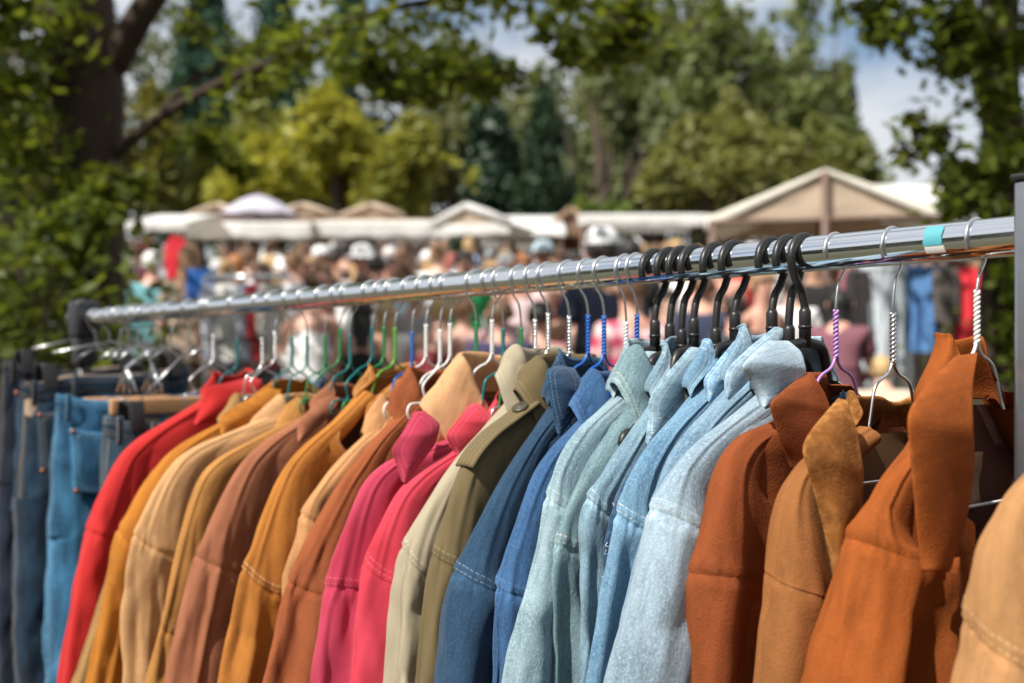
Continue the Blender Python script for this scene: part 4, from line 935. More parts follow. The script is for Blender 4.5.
def put(name, me, mat, parent, loc=None, slot=0):
    o = link(name, me, parent)
    o.material_slots[slot].link = 'OBJECT'; o.material_slots[slot].material = mat
    if loc is not None: o.location = loc
    return o
def person(label, x, ytop, Y, face, pose, top, legs, hair, skin=0, hat=None, group='people browsing the flea market'):
    """face: degrees, 0 looks at the camera, 180 away"""
    p = at(x, ytop, Y); g = float(ground(Y)); j = pose_joints(POSES[pose]); hz = j['crown'][2] + .07 + (.035 if hat else .015)
    s = float(np.clip((p[2] - g) / hz, .62, 1.13))
    r = thing('person', label, 'person', (p[0], Y, max(g - .0, p[2] - hz * s) if p[2] - hz * s > g else g), R_(face), group); r.scale = (s, s, s)
    r.location.z = g
    put('body', BODY[pose], SK[skin], r)
    kind, colr = top[0], top[1]; mt = cmat(colr, plaid=top[2] if len(top) > 2 else None)
    put('shirt', dict(tee=TEE, tank=TANK, long=LONG)[kind][pose], mt, r)
    put('trousers', TROU[pose], cmat(legs), r)
    if hair: put('hair', HAIR[hair[0]], cmat(HC[hair[1]], .6), r, tuple(j['head']))
    if hat: put('hat' if hat[0] == 'sun' else 'cap', SUNHAT if hat[0] == 'sun' else CAP, cmat(hat[1]), r, tuple(j['head'] + [0, 0, .012]))
    return r
W_ = (.80, .79, .77)
PE = [
 ('grey haired man in teal t-shirt seen from behind near the dark bush', 152, 247, 10.5, 178, 0, ('tee', (.13, .34, .38)), (.06, .06, .07), ('short', 'white'), 1),
 ('woman with long light brown hair and cream top carrying a blue bag', 190, 240, 9.8, 170, 4, ('tee', (.55, .42, .30)), (.2, .15, .12), ('long', 'lightbrown'), 0),
 ('woman with brown bun and white tank top seen from behind under the rail', 306, 272, 7.6, 172, 3, ('tank', W_), (.08, .1, .2), ('bun', 'brown'), 1),
 ('man in round white sun hat and beige shirt among the crowd', 362, 243, 11, 10, 0, ('tee', (.5, .42, .34)), (.1, .1, .12), ('short', 'brown'), 1, ('sun', (.78, .77, .75))),
 ('woman in red sleeveless top beside white shirts, under the long awning', 262, 258, 10, -20, 1, ('tank', (.55, .03, .04)), (.1, .1, .1), ('long', 'brown'), 0),
 ('man in plain white t-shirt facing the stalls below the umbrella', 248, 244, 12, 160, 2, ('tee', W_), (.1, .12, .2), ('short', 'brown'), 0),
 ('woman with white blouse and dark hair below the awning', 286, 254, 12.5, 30, 4, ('long', W_), (.2, .2, .25), ('long', 'dark'), 1),
 ('ruddy faced man in rust brown shirt below the awning', 303, 240, 13, 0, 0, ('long', (.30, .12, .07)), (.1, .08, .07), ('short', 'brown'), 1),
 ('man in black t-shirt with brown hair beside the sun hat', 334, 245, 13, 200, 1, ('tee', (.012, .012, .014)), (.05, .06, .1), ('short', 'dark'), 2),
 ('woman in pale grey t-shirt beneath the awning, ahead of the black shirt', 322, 262, 11, 15, 3, ('tee', (.50, .49, .48)), (.12, .14, .2), ('bun', 'brown'), 0),
 ('woman in pink t-shirt to the right of the sun hat', 390, 254, 12, -10, 1, ('tee', (.60, .19, .28)), (.1, .1, .16), ('long', 'dark'), 1),
 ('man in black polo shirt, left of the white hooded shirt', 345, 238, 14, 190, 2, ('tee', (.02, .02, .022)), (.05, .05, .05), ('short', 'black'), 1),
 ('person in white long sleeved shirt near the gabled awning', 402, 243, 13, 185, 0, ('long', W_), (.15, .15, .2), ('short', 'brown'), 0),
 ('person with black curly hair and grey top just above the rail', 416, 272, 8, 175, 0, ('tee', (.35, .34, .34)), (.05, .05, .06), ('bun', 'black'), 2),
 ('woman with bare shoulders in a dark red top below the rail', 432, 292, 6.8, 165, 3, ('tank', (.16, .012, .02)), (.05, .02, .03), ('short', 'blonde'), 1),
 ('dark haired man in bright green t-shirt looking this way', 464, 245, 9.5, 15, 0, ('tee', (.03, .38, .11)), (.05, .05, .08), ('short', 'black'), 1),
 ('woman in white shirt with light hair beneath the gabled awning', 438, 241, 12.5, 170, 4, ('long', W_), (.2, .2, .25), ('bun', 'lightbrown'), 0),
 ('woman in mustard yellow top behind the rail near the green shirt', 492, 257, 11, 20, 1, ('tee', (.52, .38, .12)), (.1, .1, .12), ('long', 'blonde'), 0),
 ('woman in white tank top with reddish face by the blue cap', 522, 250, 10.5, 5, 2, ('tank', (.68, .55, .56)), (.1, .1, .2), ('short', 'ginger'), 1),
 ('man in light blue cap and sky blue shirt by the stall corner', 543, 238, 11, 160, 0, ('tee', (.33, .48, .62)), (.12, .12, .16), ('short', 'brown'), 0, ('cap', (.52, .66, .72))),
 ('child in purple navy t-shirt below the rail hooks', 500, 292, 6, 190, 0, ('tee', (.045, .04, .10)), (.06, .06, .1), ('short', 'brown'), 1),
 ('child with dark hair and dusty pink shirt below the rail', 540, 296, 6.2, 175, 1, ('tee', (.45, .2, .2)), (.05, .05, .07), ('short', 'black'), 1),
 ('tall man in white cap and navy shirt above the rail', 602, 223, 6.6, 195, 2, ('tee', (.045, .055, .10)), (.05, .05, .06), ('short', 'dark'), 2, ('cap', (.84, .84, .86))),
 ('woman in orange top beside the tall man in white hat', 572, 246, 9, 20, 4, ('tank', (.52, .15, .05)), (.05, .05, .06), ('long', 'dark'), 1),
 ('black haired man in black shirt right of the white hat', 630, 233, 9, 185, 0, ('tee', (.014, .013, .013)), (.05, .05, .06), ('short', 'black'), 2),
 ('man in pink and white plaid shirt under the black hangers', 632, 262, 5.3, 200, 1, ('long', (.50, .055, .12), (.72, .58, .58)), (.04, .05, .1), ('short', 'brown'), 1),
 ('woman in pale mauve shirt under the flat white awning', 655, 240, 12, 10, 0, ('tee', (.5, .38, .36)), (.1, .1, .1), ('long', 'brown'), 0),
 ('blonde woman in tan shirt under the flat white awning', 676, 236, 13, -15, 1, ('tee', (.45, .30, .2)), (.1, .1, .1), ('long', 'blonde'), 0),
 ('man in navy shirt and jeans below the rail by black hangers', 704, 268, 8, 170, 0, ('tee', (.03, .04, .085)), (.05, .08, .16), ('short', 'brown'), 1),
 ('woman in bright red top under the big tent edge', 738, 236, 11, 10, 2, ('tee', (.55, .05, .05)), (.1, .1, .1), ('long', 'dark'), 1),
 ('bare armed woman in tan tank top under the forward hooks', 762, 266, 7.6, 20, 4, ('tank', (.38, .22, .15)), (.05, .05, .06), ('bun', 'lightbrown'), 1),
 ('woman in white blouse below the rail near the purple hanger', 792, 270, 9, 175, 0, ('long', W_), (.1, .1, .14), ('short', 'dark'), 0),
 ('woman in dark plum t-shirt by the purple hanger', 838, 284, 7.0, 160, 3, ('tee', (.20, .075, .10)), (.05, .04, .05), ('long', 'black'), 1),
 ('man in black t-shirt beneath the big tent pole', 814, 245, 10, 5, 0, ('tee', (.02, .02, .02)), (.05, .05, .05), ('short', 'black'), 2),
 ('man in charcoal shirt below the second black hanger group', 735, 290, 7.2, 190, 1, ('tee', (.05, .055, .07)), (.05, .05, .06), ('short', 'dark'), 1),
 ('woman in grey blue top between plaid shirt and navy shirt', 668, 285, 8.4, 10, 2, ('tee', (.25, .28, .34)), (.1, .1, .14), ('bun', 'dark'), 0),
 ('woman in black vest with pink bag straps under the rail', 362, 292, 7.4, 185, 0, ('tank', (.012, .01, .012)), (.05, .05, .06), ('long', 'black'), 1),
 ('person in maroon top standing beneath the small white awning', 128, 262, 11.5, 0, 1, ('long', (.13, .015, .025)), (.05, .04, .05), ('short', 'dark'), 2),
 ('woman in lilac t-shirt under the rail left of the bun', 236, 250, 11, 190, 2, ('tee', (.45, .36, .45)), (.1, .1, .15), ('long', 'ginger'), 0),
 ('man in khaki brown shirt beneath the gabled awning corner', 590, 243, 12.5, 0, 1, ('long', (.24, .18, .12)), (.1, .1, .1), ('short', 'grey'), 1),
 ('blonde woman in cream shirt below the tent beside hanging trousers', 886, 352, 5.6, 170, 3, ('long', (.6, .5, .38)), (.1, .1, .12), ('short', 'blonde'), 0),
 ('woman in white blouse behind the green wire hangers under the rail', 385, 296, 7.8, 185, 4, ('tee', W_), (.1, .1, .14), ('long', 'blonde'), 0),
 ('man in pale pink shirt under the rail beside the dark red top', 462, 290, 7.6, 175, 1, ('tee', (.62, .38, .38)), (.1, .1, .14), ('short', 'lightbrown'), 1),
 ('woman in cream vest under the rail between child and plaid shirt', 578, 292, 7.9, 10, 3, ('tank', (.7, .62, .5)), (.1, .1, .14), ('bun', 'ginger'), 0),
 ('man in white t-shirt under the black hangers beside charcoal shirt', 716, 286, 8.8, 20, 0, ('tee', W_), (.1, .12, .2), ('short', 'brown'), 1),
 ('woman in pale blue dress top behind the silver rack', 272, 272, 10.5, 200, 2, ('tank', (.45, .55, .65)), (.3, .35, .42), ('long', 'blonde'), 0),
 ('person in white shirt below the white sun hat', 350, 268, 10, 150, 3, ('long', W_), (.12, .12, .16), ('short', 'brown'), 0),
 ('boy in white t-shirt above the rail, left of the green shirt', 446, 268, 10, 10, 2, ('tee', W_), (.12, .2, .3), ('short', 'blonde'), 0),
 ('woman in pale pink blouse above the rail beside the orange top', 556, 254, 10.2, 185, 1, ('long', (.7, .5, .5)), (.12, .1, .12), ('long', 'brown'), 1),
 ('woman in white top under the tent beside the red one', 770, 240, 11.5, 10, 4, ('tee', W_), (.12, .1, .12), ('long', 'brown'), 0),
 ('woman in peach t-shirt between the lilac and the white shirts', 226, 258, 9.3, 190, 1, ('tee', (.75, .48, .38)), (.2, .2, .25), ('bun', 'blonde'), 0),
 ('man in pale grey shirt standing at the silver rack end', 294, 246, 10.6, 175, 0, ('tee', (.62, .62, .63)), (.15, .16, .2), ('short', 'lightbrown'), 1),
 ('woman in coral pink blouse ahead of the ruddy faced man', 312, 252, 10.8, 10, 4, ('tee', (.72, .30, .28)), (.2, .2, .25), ('long', 'lightbrown'), 0),
 ('man in ivory shirt immediately right of the white sun hat', 378, 250, 10.4, 190, 3, ('long', (.76, .72, .62)), (.15, .15, .2), ('short', 'dark'), 1),
 ('woman in powder blue t-shirt left of the curly black hair', 404, 256, 10.2, 160, 1, ('tee', (.50, .60, .70)), (.3, .3, .34), ('long', 'brown'), 0),
 ('girl in white vest in front of the woman in mustard yellow', 480, 266, 10, 20, 0, ('tank', W_), (.12, .2, .35), ('bun', 'lightbrown'), 0),
 ('man in washed pink polo right of the woman in mustard', 506, 248, 10.8, 180, 2, ('tee', (.68, .42, .42)), (.2, .2, .22), ('short', 'grey'), 1),
 ('woman in white dress top right of the light blue cap', 560, 244, 10.9, 15, 1, ('tank', W_), (.6, .6, .6), ('long', 'brown'), 0),
 ('man in sand coloured t-shirt right of the black haired man', 648, 248, 10.2, 190, 4, ('tee', (.62, .52, .40)), (.2, .18, .15), ('short', 'brown'), 1),
 ('woman in white shirt under the flat awning beside the blonde one', 690, 246, 10.8, 170, 1, ('long', W_), (.15, .15, .2), ('bun', 'dark'), 0),
 ('man in salmon t-shirt at the left pole of the big tent', 718, 244, 10.6, 0, 0, ('tee', (.70, .36, .28)), (.15, .15, .18), ('short', 'dark'), 1),
 ('woman in light lilac top under the tent middle pole', 852, 252, 10.2, 10, 3, ('tee', (.60, .50, .62)), (.2, .2, .24), ('long', 'blonde'), 0),
]
for q in PE: person(*q)
pb = at(205, 292, 9.45); bag = thing('rucksack', 'bright blue rucksack behind the woman in the cream top', 'rucksack', (pb[0], pb[1], pb[2] - .16), .2)
b = MB(); b.box((0, 0, .17), (.30, .16, .36), None, .06, segs=4); b.build('pack', cmat((.02, .13, .45)), bag)
b = MB(); b.box((0, -.09, .11), (.22, .06, .18), None, .025, segs=3); b.build('front_pocket', cmat((.02, .10, .36)), bag)
for s in (-1, 1):
    b = MB(); b.tube([(s * .08, .07, .33), (s * .09, .14, .27), (s * .09, .14, .12), (s * .10, .07, .04)], .014, 8); b.build('strap', cmat((.02, .06, .2)), bag)

# the far crowd, read as one mass
cols = [(.82, .82, .80), (.80, .78, .76), (.5, .15, .12), (.5, .5, .54), (.65, .55, .45), (.3, .4, .6), (.75, .45, .45), (.82, .78, .70), (.10, .09, .09)]
mats = [SK[0], SK[2]] + [cmat(c) for c in cols] + [cmat(HC['dark'], .6), cmat(HC['brown'], .6), cmat(HC['blonde'], .6), cmat(HC['grey'], .6), cmat(HC['lightbrown'], .6), cmat((.80, .79, .77))]
b = MB()
def addmesh(me, mi, Mx):
    V = np.zeros(len(me.vertices) * 3); me.vertices.foreach_get('co', V); V = V.reshape(-1, 3) @ np.array(Mx.to_3x3()).T + np.array(Mx.translation)
    o = b.verts(V); 
    q4 = [list(f.vertices) for f in me.polygons if len(f.vertices) == 4]; q3 = [list(f.vertices) for f in me.polygons if len(f.vertices) == 3]
    if q4: b.faces(np.array(q4) + o, mi)
    if q3: b.faces(np.array(q3) + o, mi)
for i in range(110):
    Y = rng.uniform(11.8, 13.1) if i < 24 else rng.uniform(13.2, 20); x = rng.uniform(215, 960); X = (x - CX) / F * Y; pz = rng.integers(0, 5); s = rng.uniform(.9, 1.04)
    Mx = Matrix.Translation((X, Y, float(ground(Y)))) @ Matrix.Rotation(rng.uniform(0, 6.28), 4, 'Z') @ Matrix.Scale(s, 4)
    addmesh(BODY[pz], int(rng.integers(0, 2)), Mx); addmesh([TEE, LONG][int(rng.integers(0, 2))][pz], 2 + int(rng.integers(0, 9)), Mx); addmesh(TROU[pz], 3 + int(rng.integers(0, 4)), Mx)
    if rng.uniform() < .28: addmesh(CAP, 16, Mx @ Matrix.Translation(tuple(pose_joints(POSES[pz])['head'] + [0, 0, .012])))
    addmesh(HAIR[['short', 'long'][int(rng.integers(0, 2))]], 11 + int(rng.integers(0, 5)), Mx @ Matrix.Translation(tuple(pose_joints(POSES[pz])['head'])))
tag(b.build('far_crowd', mats), 'dense far crowd of shoppers beneath the awnings', 'crowd', kind='stuff')

# ------------------------------------------------------------------ stalls
M_white = clothmat('white_canvas', (.88, .87, .84), .35); M_cream = clothmat('cream_canvas', (.86, .81, .70), .2); M_beige = clothmat('beige_canvas', (.72, .58, .44), .35); M_brownc = clothmat('brown_canvas', (.36, .23, .15), .3)
M_pole = simple('tent_pole', (.16, .10, .075), .5, 0, .2, 10); M_table = simple('table_wood', (.30, .2, .12), .6, 0, .25, 12)
def sheet(b, A, B, C, D, n=14, m=14, sag=.04, mat=0, seed=0, thick=.004):
    """a cloth stretched between four corners (A-B top edge, D-C bottom edge)"""
    A, B, C, D = map(np.asarray, (A, B, C, D)); u = np.linspace(0, 1, n)[:, None, None]; v = np.linspace(0, 1, m)[None, :, None]
    P = (A * (1 - u) + B * u) * (1 - v) + (D * (1 - u) + C * u) * v
    P = P + np.array([0, 0, -1]) * sag * np.sin(u * PI) * np.sin(v * PI) + (vnoise(u[:, :, 0] * 6, v[:, :, 0] * 4, 0, seed) * .015 * (np.sin(u * PI) * np.sin(v * PI))[:, :, 0])[:, :, None]
    N = normals(P, False); b.grid(P + N * thick / 2, mat=mat); b.grid(P - N * thick / 2, mat=mat, flip=True)
def canopy(label, x0, x1, Y, ztop, zeave, depth, roofm, valm, gable=None, valance=.2, ridge='x', yaw=0, peak=.5, group='market stall canopies'):
    """ridge along x (front slope faces the camera) or along y (gable faces it)"""
    w = x1 - x0; g = float(ground(Y)); r = thing('market_canopy', label, 'market stall', ((x0 + x1) / 2, Y, g), yaw, group)
    zt, ze = ztop - g, zeave - g; h = w / 2; pk = -h + w * peak
    b = MB()
    if ridge == 'x':
        sheet(b, (-h, depth / 2, zt), (h, depth / 2, zt), (h, 0, ze), (-h, 0, ze), 20, 10, .05, seed=int(x0 * 10)); sheet(b, (-h, depth / 2, zt), (h, depth / 2, zt), (h, depth, ze), (-h, depth, ze), 20, 10, .05)
    else:
        sheet(b, (pk, 0, zt), (pk, depth, zt), (-h, depth, ze), (-h, 0, ze), 10, 10, .03); sheet(b, (pk, 0, zt), (pk, depth, zt), (h, depth, ze), (h, 0, ze), 10, 10, .03)
    b.build('roof', roofm, r)
    b = MB(); n = 40; xs_ = np.linspace(-h, h, n); P = np.zeros((n, 5, 3)); P[:, :, 0] = xs_[:, None]
    P[:, :, 1] = -.012 - np.abs(np.sin(xs_ * 9))[:, None] * .01 * np.arange(5)[None] / 4; P[:, :, 2] = ze - valance * np.arange(5)[None] / 4 * (1 + .05 * np.sin(xs_ * 14))[:, None]
    if ridge == 'x' or valance > .12: b.grid(P); v = b.build('valance', valm, r); m = v.modifiers.new('t', 'SOLIDIFY'); m.thickness = .004
    if gable is not None:
        for yy in ((0.0, depth) if ridge == 'y' else ()):
            b = MB(); sheet(b, (pk, yy, zt - .02), (pk + .001, yy, zt - .02), (h, yy, ze), (-h, yy, ze), 12, 12, 0); b.build('gable', gable, r)
        if ridge == 'x':
            for s in (-1, 1):
                b = MB(); sheet(b, (s * h, depth / 2, zt - .02), (s * h, depth / 2 + .001, zt - .02), (s * h, depth, ze), (s * h, 0, ze), 10, 10, 0); b.build('gable', gable, r)
    if ridge == 'y':
        # white hem along both raking edges
        for e in (-h, h):
            b = MB(); b.tube([(pk, -.02, zt), ((pk + e) / 2, -.02, (zt + ze) / 2 + .01), (e, -.02, ze)], .045, 8); b.build('rake_hem', roofm, r)
    for sx in (-1, 1):
        for yy in (.05, depth - .05):
            b = MB(); b.tube([(sx * (h - .06), yy, 0), (sx * (h - .06), yy, ze + .02)], .022, 10); b.build('post', M_pole, r)
    b = MB(); b.box((0, .55, .74), (w * .8, .7, .03), None, .006); b.build('table_top', M_table, r)
    for sx in (-1, 1):
        for yy in (.28, .82):
            b = MB(); b.tube([(sx * w * .36, yy, 0), (sx * w * .36, yy, .73)], .018, 8); b.build('table_leg', M_pole, r)
    return r
def xy(x, y, Y): p = at(x, y, Y); return p[0], p[2]
def can(label, xa, xb, Y, yt, ye, depth, *a, **k): return canopy(label, xy(xa, 0, Y)[0], xy(xb, 0, Y)[0], Y, xy(0, yt, Y)[1], xy(0, ye, Y)[1], depth, *a, **k)
can('small bright white awning beside the dark bush', 126, 188, 12, 203, 222, 2.2, M_white, M_white, valance=.10)
can('long low white awning with beige roof under the umbrella', 188, 312, 14, 211, 222, 2.4, M_beige, M_white, valance=.22)
can('long low white awning with beige roof right of the umbrella', 313, 432, 14.2, 209, 221, 2.4, M_beige, M_white, valance=.22)
can('white gabled canopy with tan gable in the middle distance', 430, 512, 13.2, 206, 224, 2.6, M_white, M_white, M_beige, ridge='y', valance=.14, yaw=R_(-18), peak=.45)
can('broad white canopy sloping towards the brown gable', 474, 566, 13.8, 205, 233, 2.4, M_white, M_white, M_brownc, valance=.04)
can('brown gabled canopy between two white ones', 542, 600, 14.6, 209, 236, 2.4, M_brownc, M_brownc, M_brownc, ridge='y', valance=.05)
can('flat white awning left of the big tent', 578, 716, 14, 204, 215, 2.2, M_white, M_white, valance=.14)
for q in (('beige peaked stall roof behind the long awning, under the yellow tree', 268, 338), ('beige peaked stall roof behind the right half of the long awning', 340, 405), ('beige peaked stall roof behind the small white awning', 186, 250)):
    can(q[0], q[1], q[2], 17, 205, 217, 2.0, M_beige, M_beige, M_beige, ridge='y', valance=.04)
# the big tent
p0 = at(716, 216, 11); p1 = at(932, 216, 11); g = float(ground(11)); big = thing('market_tent', 'large cream white tent with tan gable and brown pole', 'market tent', (at(825, 0, 11)[0], 11, g), R_(-14))
zt, ze = at(0, 170, 11)[2] - g, at(0, 217, 11)[2] - g; h = 1.10; dp = 2.2
for nm, e in (('left', -h), ('right', h)):
    b = MB(); sheet(b, (0, -.03, zt), (0, dp, zt), (e * 1.03, dp, ze - .02), (e * 1.03, -.03, ze - .02), 14, 14, .02, seed=3); b.build('roof', M_cream, big)
for yy in (0, dp):
    b = MB(); sheet(b, (0, yy, zt - .03), (.001, yy, zt - .03), (h, yy, ze), (-h, yy, ze), 14, 14, 0); b.build('gable', M_beige, big)
for e in (-h, h):
    b = MB(); P = np.zeros((20, 3, 3)); k = np.linspace(0, 1, 20); P[:, :, 0] = (e * 1.03 * k)[:, None]; P[:, :, 1] = -.035; P[:, :, 2] = (zt + .012 + (ze - zt) * k)[:, None] - np.array([0, .07, .14])[None] * (.35 + .65 * k[:, None])
    b.grid(P); o = b.build('rake_hem', M_cream, big); m = o.modifiers.new('t', 'SOLIDIFY'); m.thickness = .006
for sx in (-h + .05, 0, h - .05):
    for yy in (-.06, dp - .05):
        b = MB(); b.tube([(sx, yy, 0), (sx, yy, (zt if sx == 0 else ze) - .02)], .035 if sx == 0 else .025, 12); b.build('pole', M_pole, big)
for yy in (-.06, dp - .05):
    b = MB(); b.tube([(-h, yy, ze - .03), (h, yy, ze - .03)], .022, 10); b.build('cross_beam', M_pole, big)
can('broad white sloping awning just behind the big tent', 836, 990, 13.6, 171, 219, 2.4, M_white, M_white, valance=.06)
# umbrella over the long awning
pu = at(258, 195, 15); ub = thing('market_umbrella', 'pale lilac white umbrella above the long awning', 'umbrella', (pu[0], pu[1], float(ground(15)))); hu = pu[2] - float(ground(15))
b = MB(); A = np.linspace(0, 2 * PI, 64, endpoint=False); rows = []
for f_ in np.linspace(0.01, 1, 12): rows.append(np.stack([np.cos(A) * .52 * f_, np.sin(A) * .52 * f_, hu - .26 * f_ ** 1.6 - .02 * f_ * np.abs(np.sin(A * 4))], 1))
b.grid(np.array(rows), wv=True); o = b.build('canopy', clothmat('lilac_canvas', (.66, .64, .72), .3), ub); m = o.modifiers.new('t', 'SOLIDIFY'); m.thickness = .004
b = MB(); b.tube([(0, 0, 0), (0, 0, hu + .04)], .018, 10); b.build('pole', M_pole, ub)
for k in range(8):
    a = k * PI / 4; b = MB(); b.tube([(0, 0, hu - .03), (math.cos(a) * .25, math.sin(a) * .25, hu - .11), (math.cos(a) * .5, math.sin(a) * .5, hu - .27)], .005, 6); b.build('rib', M_pole, ub)

# clothes hanging on the stalls
def rack2(label, xa, xb, y, Y):
    A, B = at(xa, y, Y), at(xb, y, Y); g = float(ground(Y)); r = thing('stall_rack', label, 'clothes rack', ((A[0] + B[0]) / 2, Y, g)); h = (B[0] - A[0]) / 2; z = A[2] - g
    b = MB(); b.tube([(-h, 0, z), (h, 0, z)], .02, 12); b.build('rail', M_chrome2, r)
    for s in (-1, 1):
        b = MB(); b.tube([(s * h, 0, .03), (s * h, 0, z)], .016, 10); b.build('post', M_chrome2, r)
        b = MB(); b.tube([(s * h, -.25, .03), (s * h, .25, .03)], .016, 10); b.build('foot', M_chrome2, r)
def hung(name, label, x, ytop, ybot, wpx, Y, col, kind='shirt', seed=0, rz=0):
    A = at(x, ytop, Y); zb = at(x, ybot, Y)[2]; w = wpx / F * Y / 2; H = A[2] - zb
    r = thing(name, label, {'trousers': 'trousers', 'dress': 'dress'}.get(kind, 'shirt'), (A[0], Y, A[2]), rz, 'clothes hanging on the stalls'); mt = cmat(col)
    th_ = np.arange(40) / 40 * 2 * PI
    def tubez(zs, cs, ws, ds, sd_):
        P = np.zeros((len(zs), 40, 3))
        for i in range(len(zs)):
            P[i, :, 0] = cs[i] + ws[i] * np.cos(th_); P[i, :, 1] = ds[i] * np.sin(th_); P[i, :, 2] = zs[i]
        P += normals(P, True) * (vnoise(np.cos(th_)[None] * 3, np.sin(th_)[None] * 3, zs[:, None] * 3, sd_) * .02)[:, :, None]
        return P
    zs = np.linspace(0, -H, 24)
    if kind == 'trousers':
        b = MB(); b.grid(tubez(zs[:9], 0 * zs[:9], np.full(9, w), np.full(9, .035), seed), wv=True)
        for s in (-1, 1): b.grid(tubez(zs[7:], np.full(17, s * w * .5), np.linspace(w * .5, w * .38, 17), np.full(17, .045), seed + s), wv=True)
        b.build('legs', mt, r); b = MB(); b.grid(tubez(np.array([.004, 0, -.03, -.04]), np.zeros(4), np.array([w, w + .005, w + .006, w]) , np.array([.035, .04, .041, .036]), seed), wv=True); b.build('waistband', mt, r)
    else:
        f_ = np.linspace(0, 1, 24); ww = np.interp(f_, [0, .04, .12, .3, .5, 1], [w * .3, w * .45, w * .85, w * .8, w * (.6 if kind == 'dress' else .8), w * (1.1 if kind == 'dress' else .85)])
        b = MB(); b.grid(tubez(zs, 0 * zs, ww, np.interp(f_, [0, .2, 1], [.02, .06, .075]), seed), wv=True); b.build('body', mt, r)
        if kind != 'dress':
            for s in (-1, 1):
                b = MB(); Q = [(s * w * .6, 0, -.06 * H), (s * w * .92, 0, -.14 * H), (s * w * 1.02, -.01, -.4 * H), (s * w * 1.03, -.02, -.72 * H)]; b.tube(catmull(Q, 20)[0], np.linspace(.055, .04, 20), 12); b.build('sleeve', mt, r)
    b = MB(); b.tube([(0, 0, .0), (0, 0, .05), (.02, 0, .07), (0, 0, .09), (-.02, 0, .07)], .004, 6); b.build('hook', M_chrome2, r)
rack2('silver clothes rack with pale shirts behind the blue bag', 205, 292, 277, 9.0)
for i, (x, c, lb) in enumerate([(216, (.5, .52, .6), 'pale blue shirt'), (231, (.66, .64, .6), 'off white shirt'), (246, (.42, .45, .55), 'grey blue shirt'), (258, (.5, .04, .05), 'red shirt'), (271, (.6, .55, .5), 'cream shirt')]):
    hung('hanging_shirt', lb + ' hanging on the silver rack behind the rail', x, 284, 360, 24, 9.0, c, 'shirt', i, rng.uniform(.7, 1.3))
rack2('stall clothes rail under the big tent', 858, 985, 258, 8.4)
for i, (x, yb, w, c, k, lb) in enumerate([(874, 385, 34, (.58, .63, .68), 'trousers', 'pale grey trousers on the stall rail'), (895, 372, 20, (.36, .40, .44), 'trousers', 'mid grey trousers on the stall rail'), (921, 352, 36, (.10, .24, .50), 'trousers', 'blue jeans on the stall rail'),
        (946, 345, 14, (.10, .085, .075), 'shirt', 'brown black shirt between the jeans and the red dress'), (967, 352, 36, (.72, .03, .045), 'dress', 'bright red dress on the stall rail'), (852, 380, 14, (.30, .10, .12), 'shirt', 'dusty red shirt at the end of the stall rail'), (858, 350, 12, (.035, .03, .03), 'shirt', 'black shirt beside the pale grey trousers on the stall rail')]):
    hung('hanging_' + k, lb, x, 266, yb, w, 8.4 + .04 * (i % 3), c, k, 20 + i, rng.uniform(-.3, .3))
for i, (x, w, c, lb) in enumerate([(176, 30, (.55, .012, .025), 'bright red dress hanging below the small white awning'), (146, 26, (.12, .015, .03), 'dark wine dress hanging below the small white awning')]):
    hung('hanging_dress', lb, x, 236, 330, w, 11.9, c, 'dress', 60 + i)

# ------------------------------------------------------------------ trees
def leaves(b, C, size, jit=.35, flat=0.3, mat=0):
    """one small folded leaf at each centre"""
    n = len(C); d = rng.normal(size=(n, 3)); d[:, 2] *= .7; d[:, 2] -= .25; d /= np.linalg.norm(d, axis=1)[:, None]
    up = rng.normal(size=(n, 3)) * .8 + [0, 0, 1.0]; s = np.cross(d, up); s /= np.linalg.norm(s, axis=1)[:, None] + 1e-9; nn = np.cross(s, d)
    L = (size * (1 + jit * rng.uniform(-1, 1, n)))[:, None]; Wd = L * .30
    V = np.stack([C - d * L * .5, C + s * Wd - nn * L * .06 - d * L * .05, C + d * L * .5 - nn * L * .10, C - s * Wd - nn * L * .06 - d * L * .05], 1)
    o = b.verts(V.reshape(-1, 3)); k = np.arange(n) * 4 + o
    b.faces(np.stack([k, k + 1, k + 2, k + 3], 1), mat)
M_bark = simple('bark', (.045, .028, .018), .95, 0, .4, 9, .8, 25); M_bark2 = simple('pale_bark', (.10, .075, .055), .95, 0, .4, 8, .8, 20)
def limb(b, P, r0, r1, seg=10, n=24, seed=0):
    Q, _ = catmull(P, n); k = np.linspace(0, 1, n); Q = Q + np.stack([vnoise(k * 5, seed, 0, 1), vnoise(k * 5, seed, 9, 2), vnoise(k * 5, seed, 5, 3)], 1) * r0 * .35
    b.tube(Q, r0 + (r1 - r0) * k, seg); return Q
def spray(Q, n, spread, lo=.15, droop=.0):
    k = rng.uniform(lo, 1, n); i = k * (len(Q) - 1); a = np.floor(i).astype(int).clip(0, len(Q) - 2); f_ = (i - a)[:, None]
    return Q[a] * (1 - f_) + Q[a + 1] * f_ + rng.normal(size=(n, 3)) * spread * np.array([1, 1, .75]) - np.array([0, 0, droop]) * rng.uniform(0, 1, (n, 1))
def clump_twigs(b, lb, c, rad, n_tw, n_lf, size, seed):
    for k in range(n_tw):
        d = rng.normal(size=3); d[2] *= .6; d /= np.linalg.norm(d); e = c + d * rad * rng.uniform(.6, 1.1)
        Q = limb(b, [c, (c + e) / 2 + rng.normal(size=3) * .04, e], .012, .004, 6, 10, seed + k); leaves(lb, spray(Q, n_lf // n_tw, rad * .22, .1, .05), size)

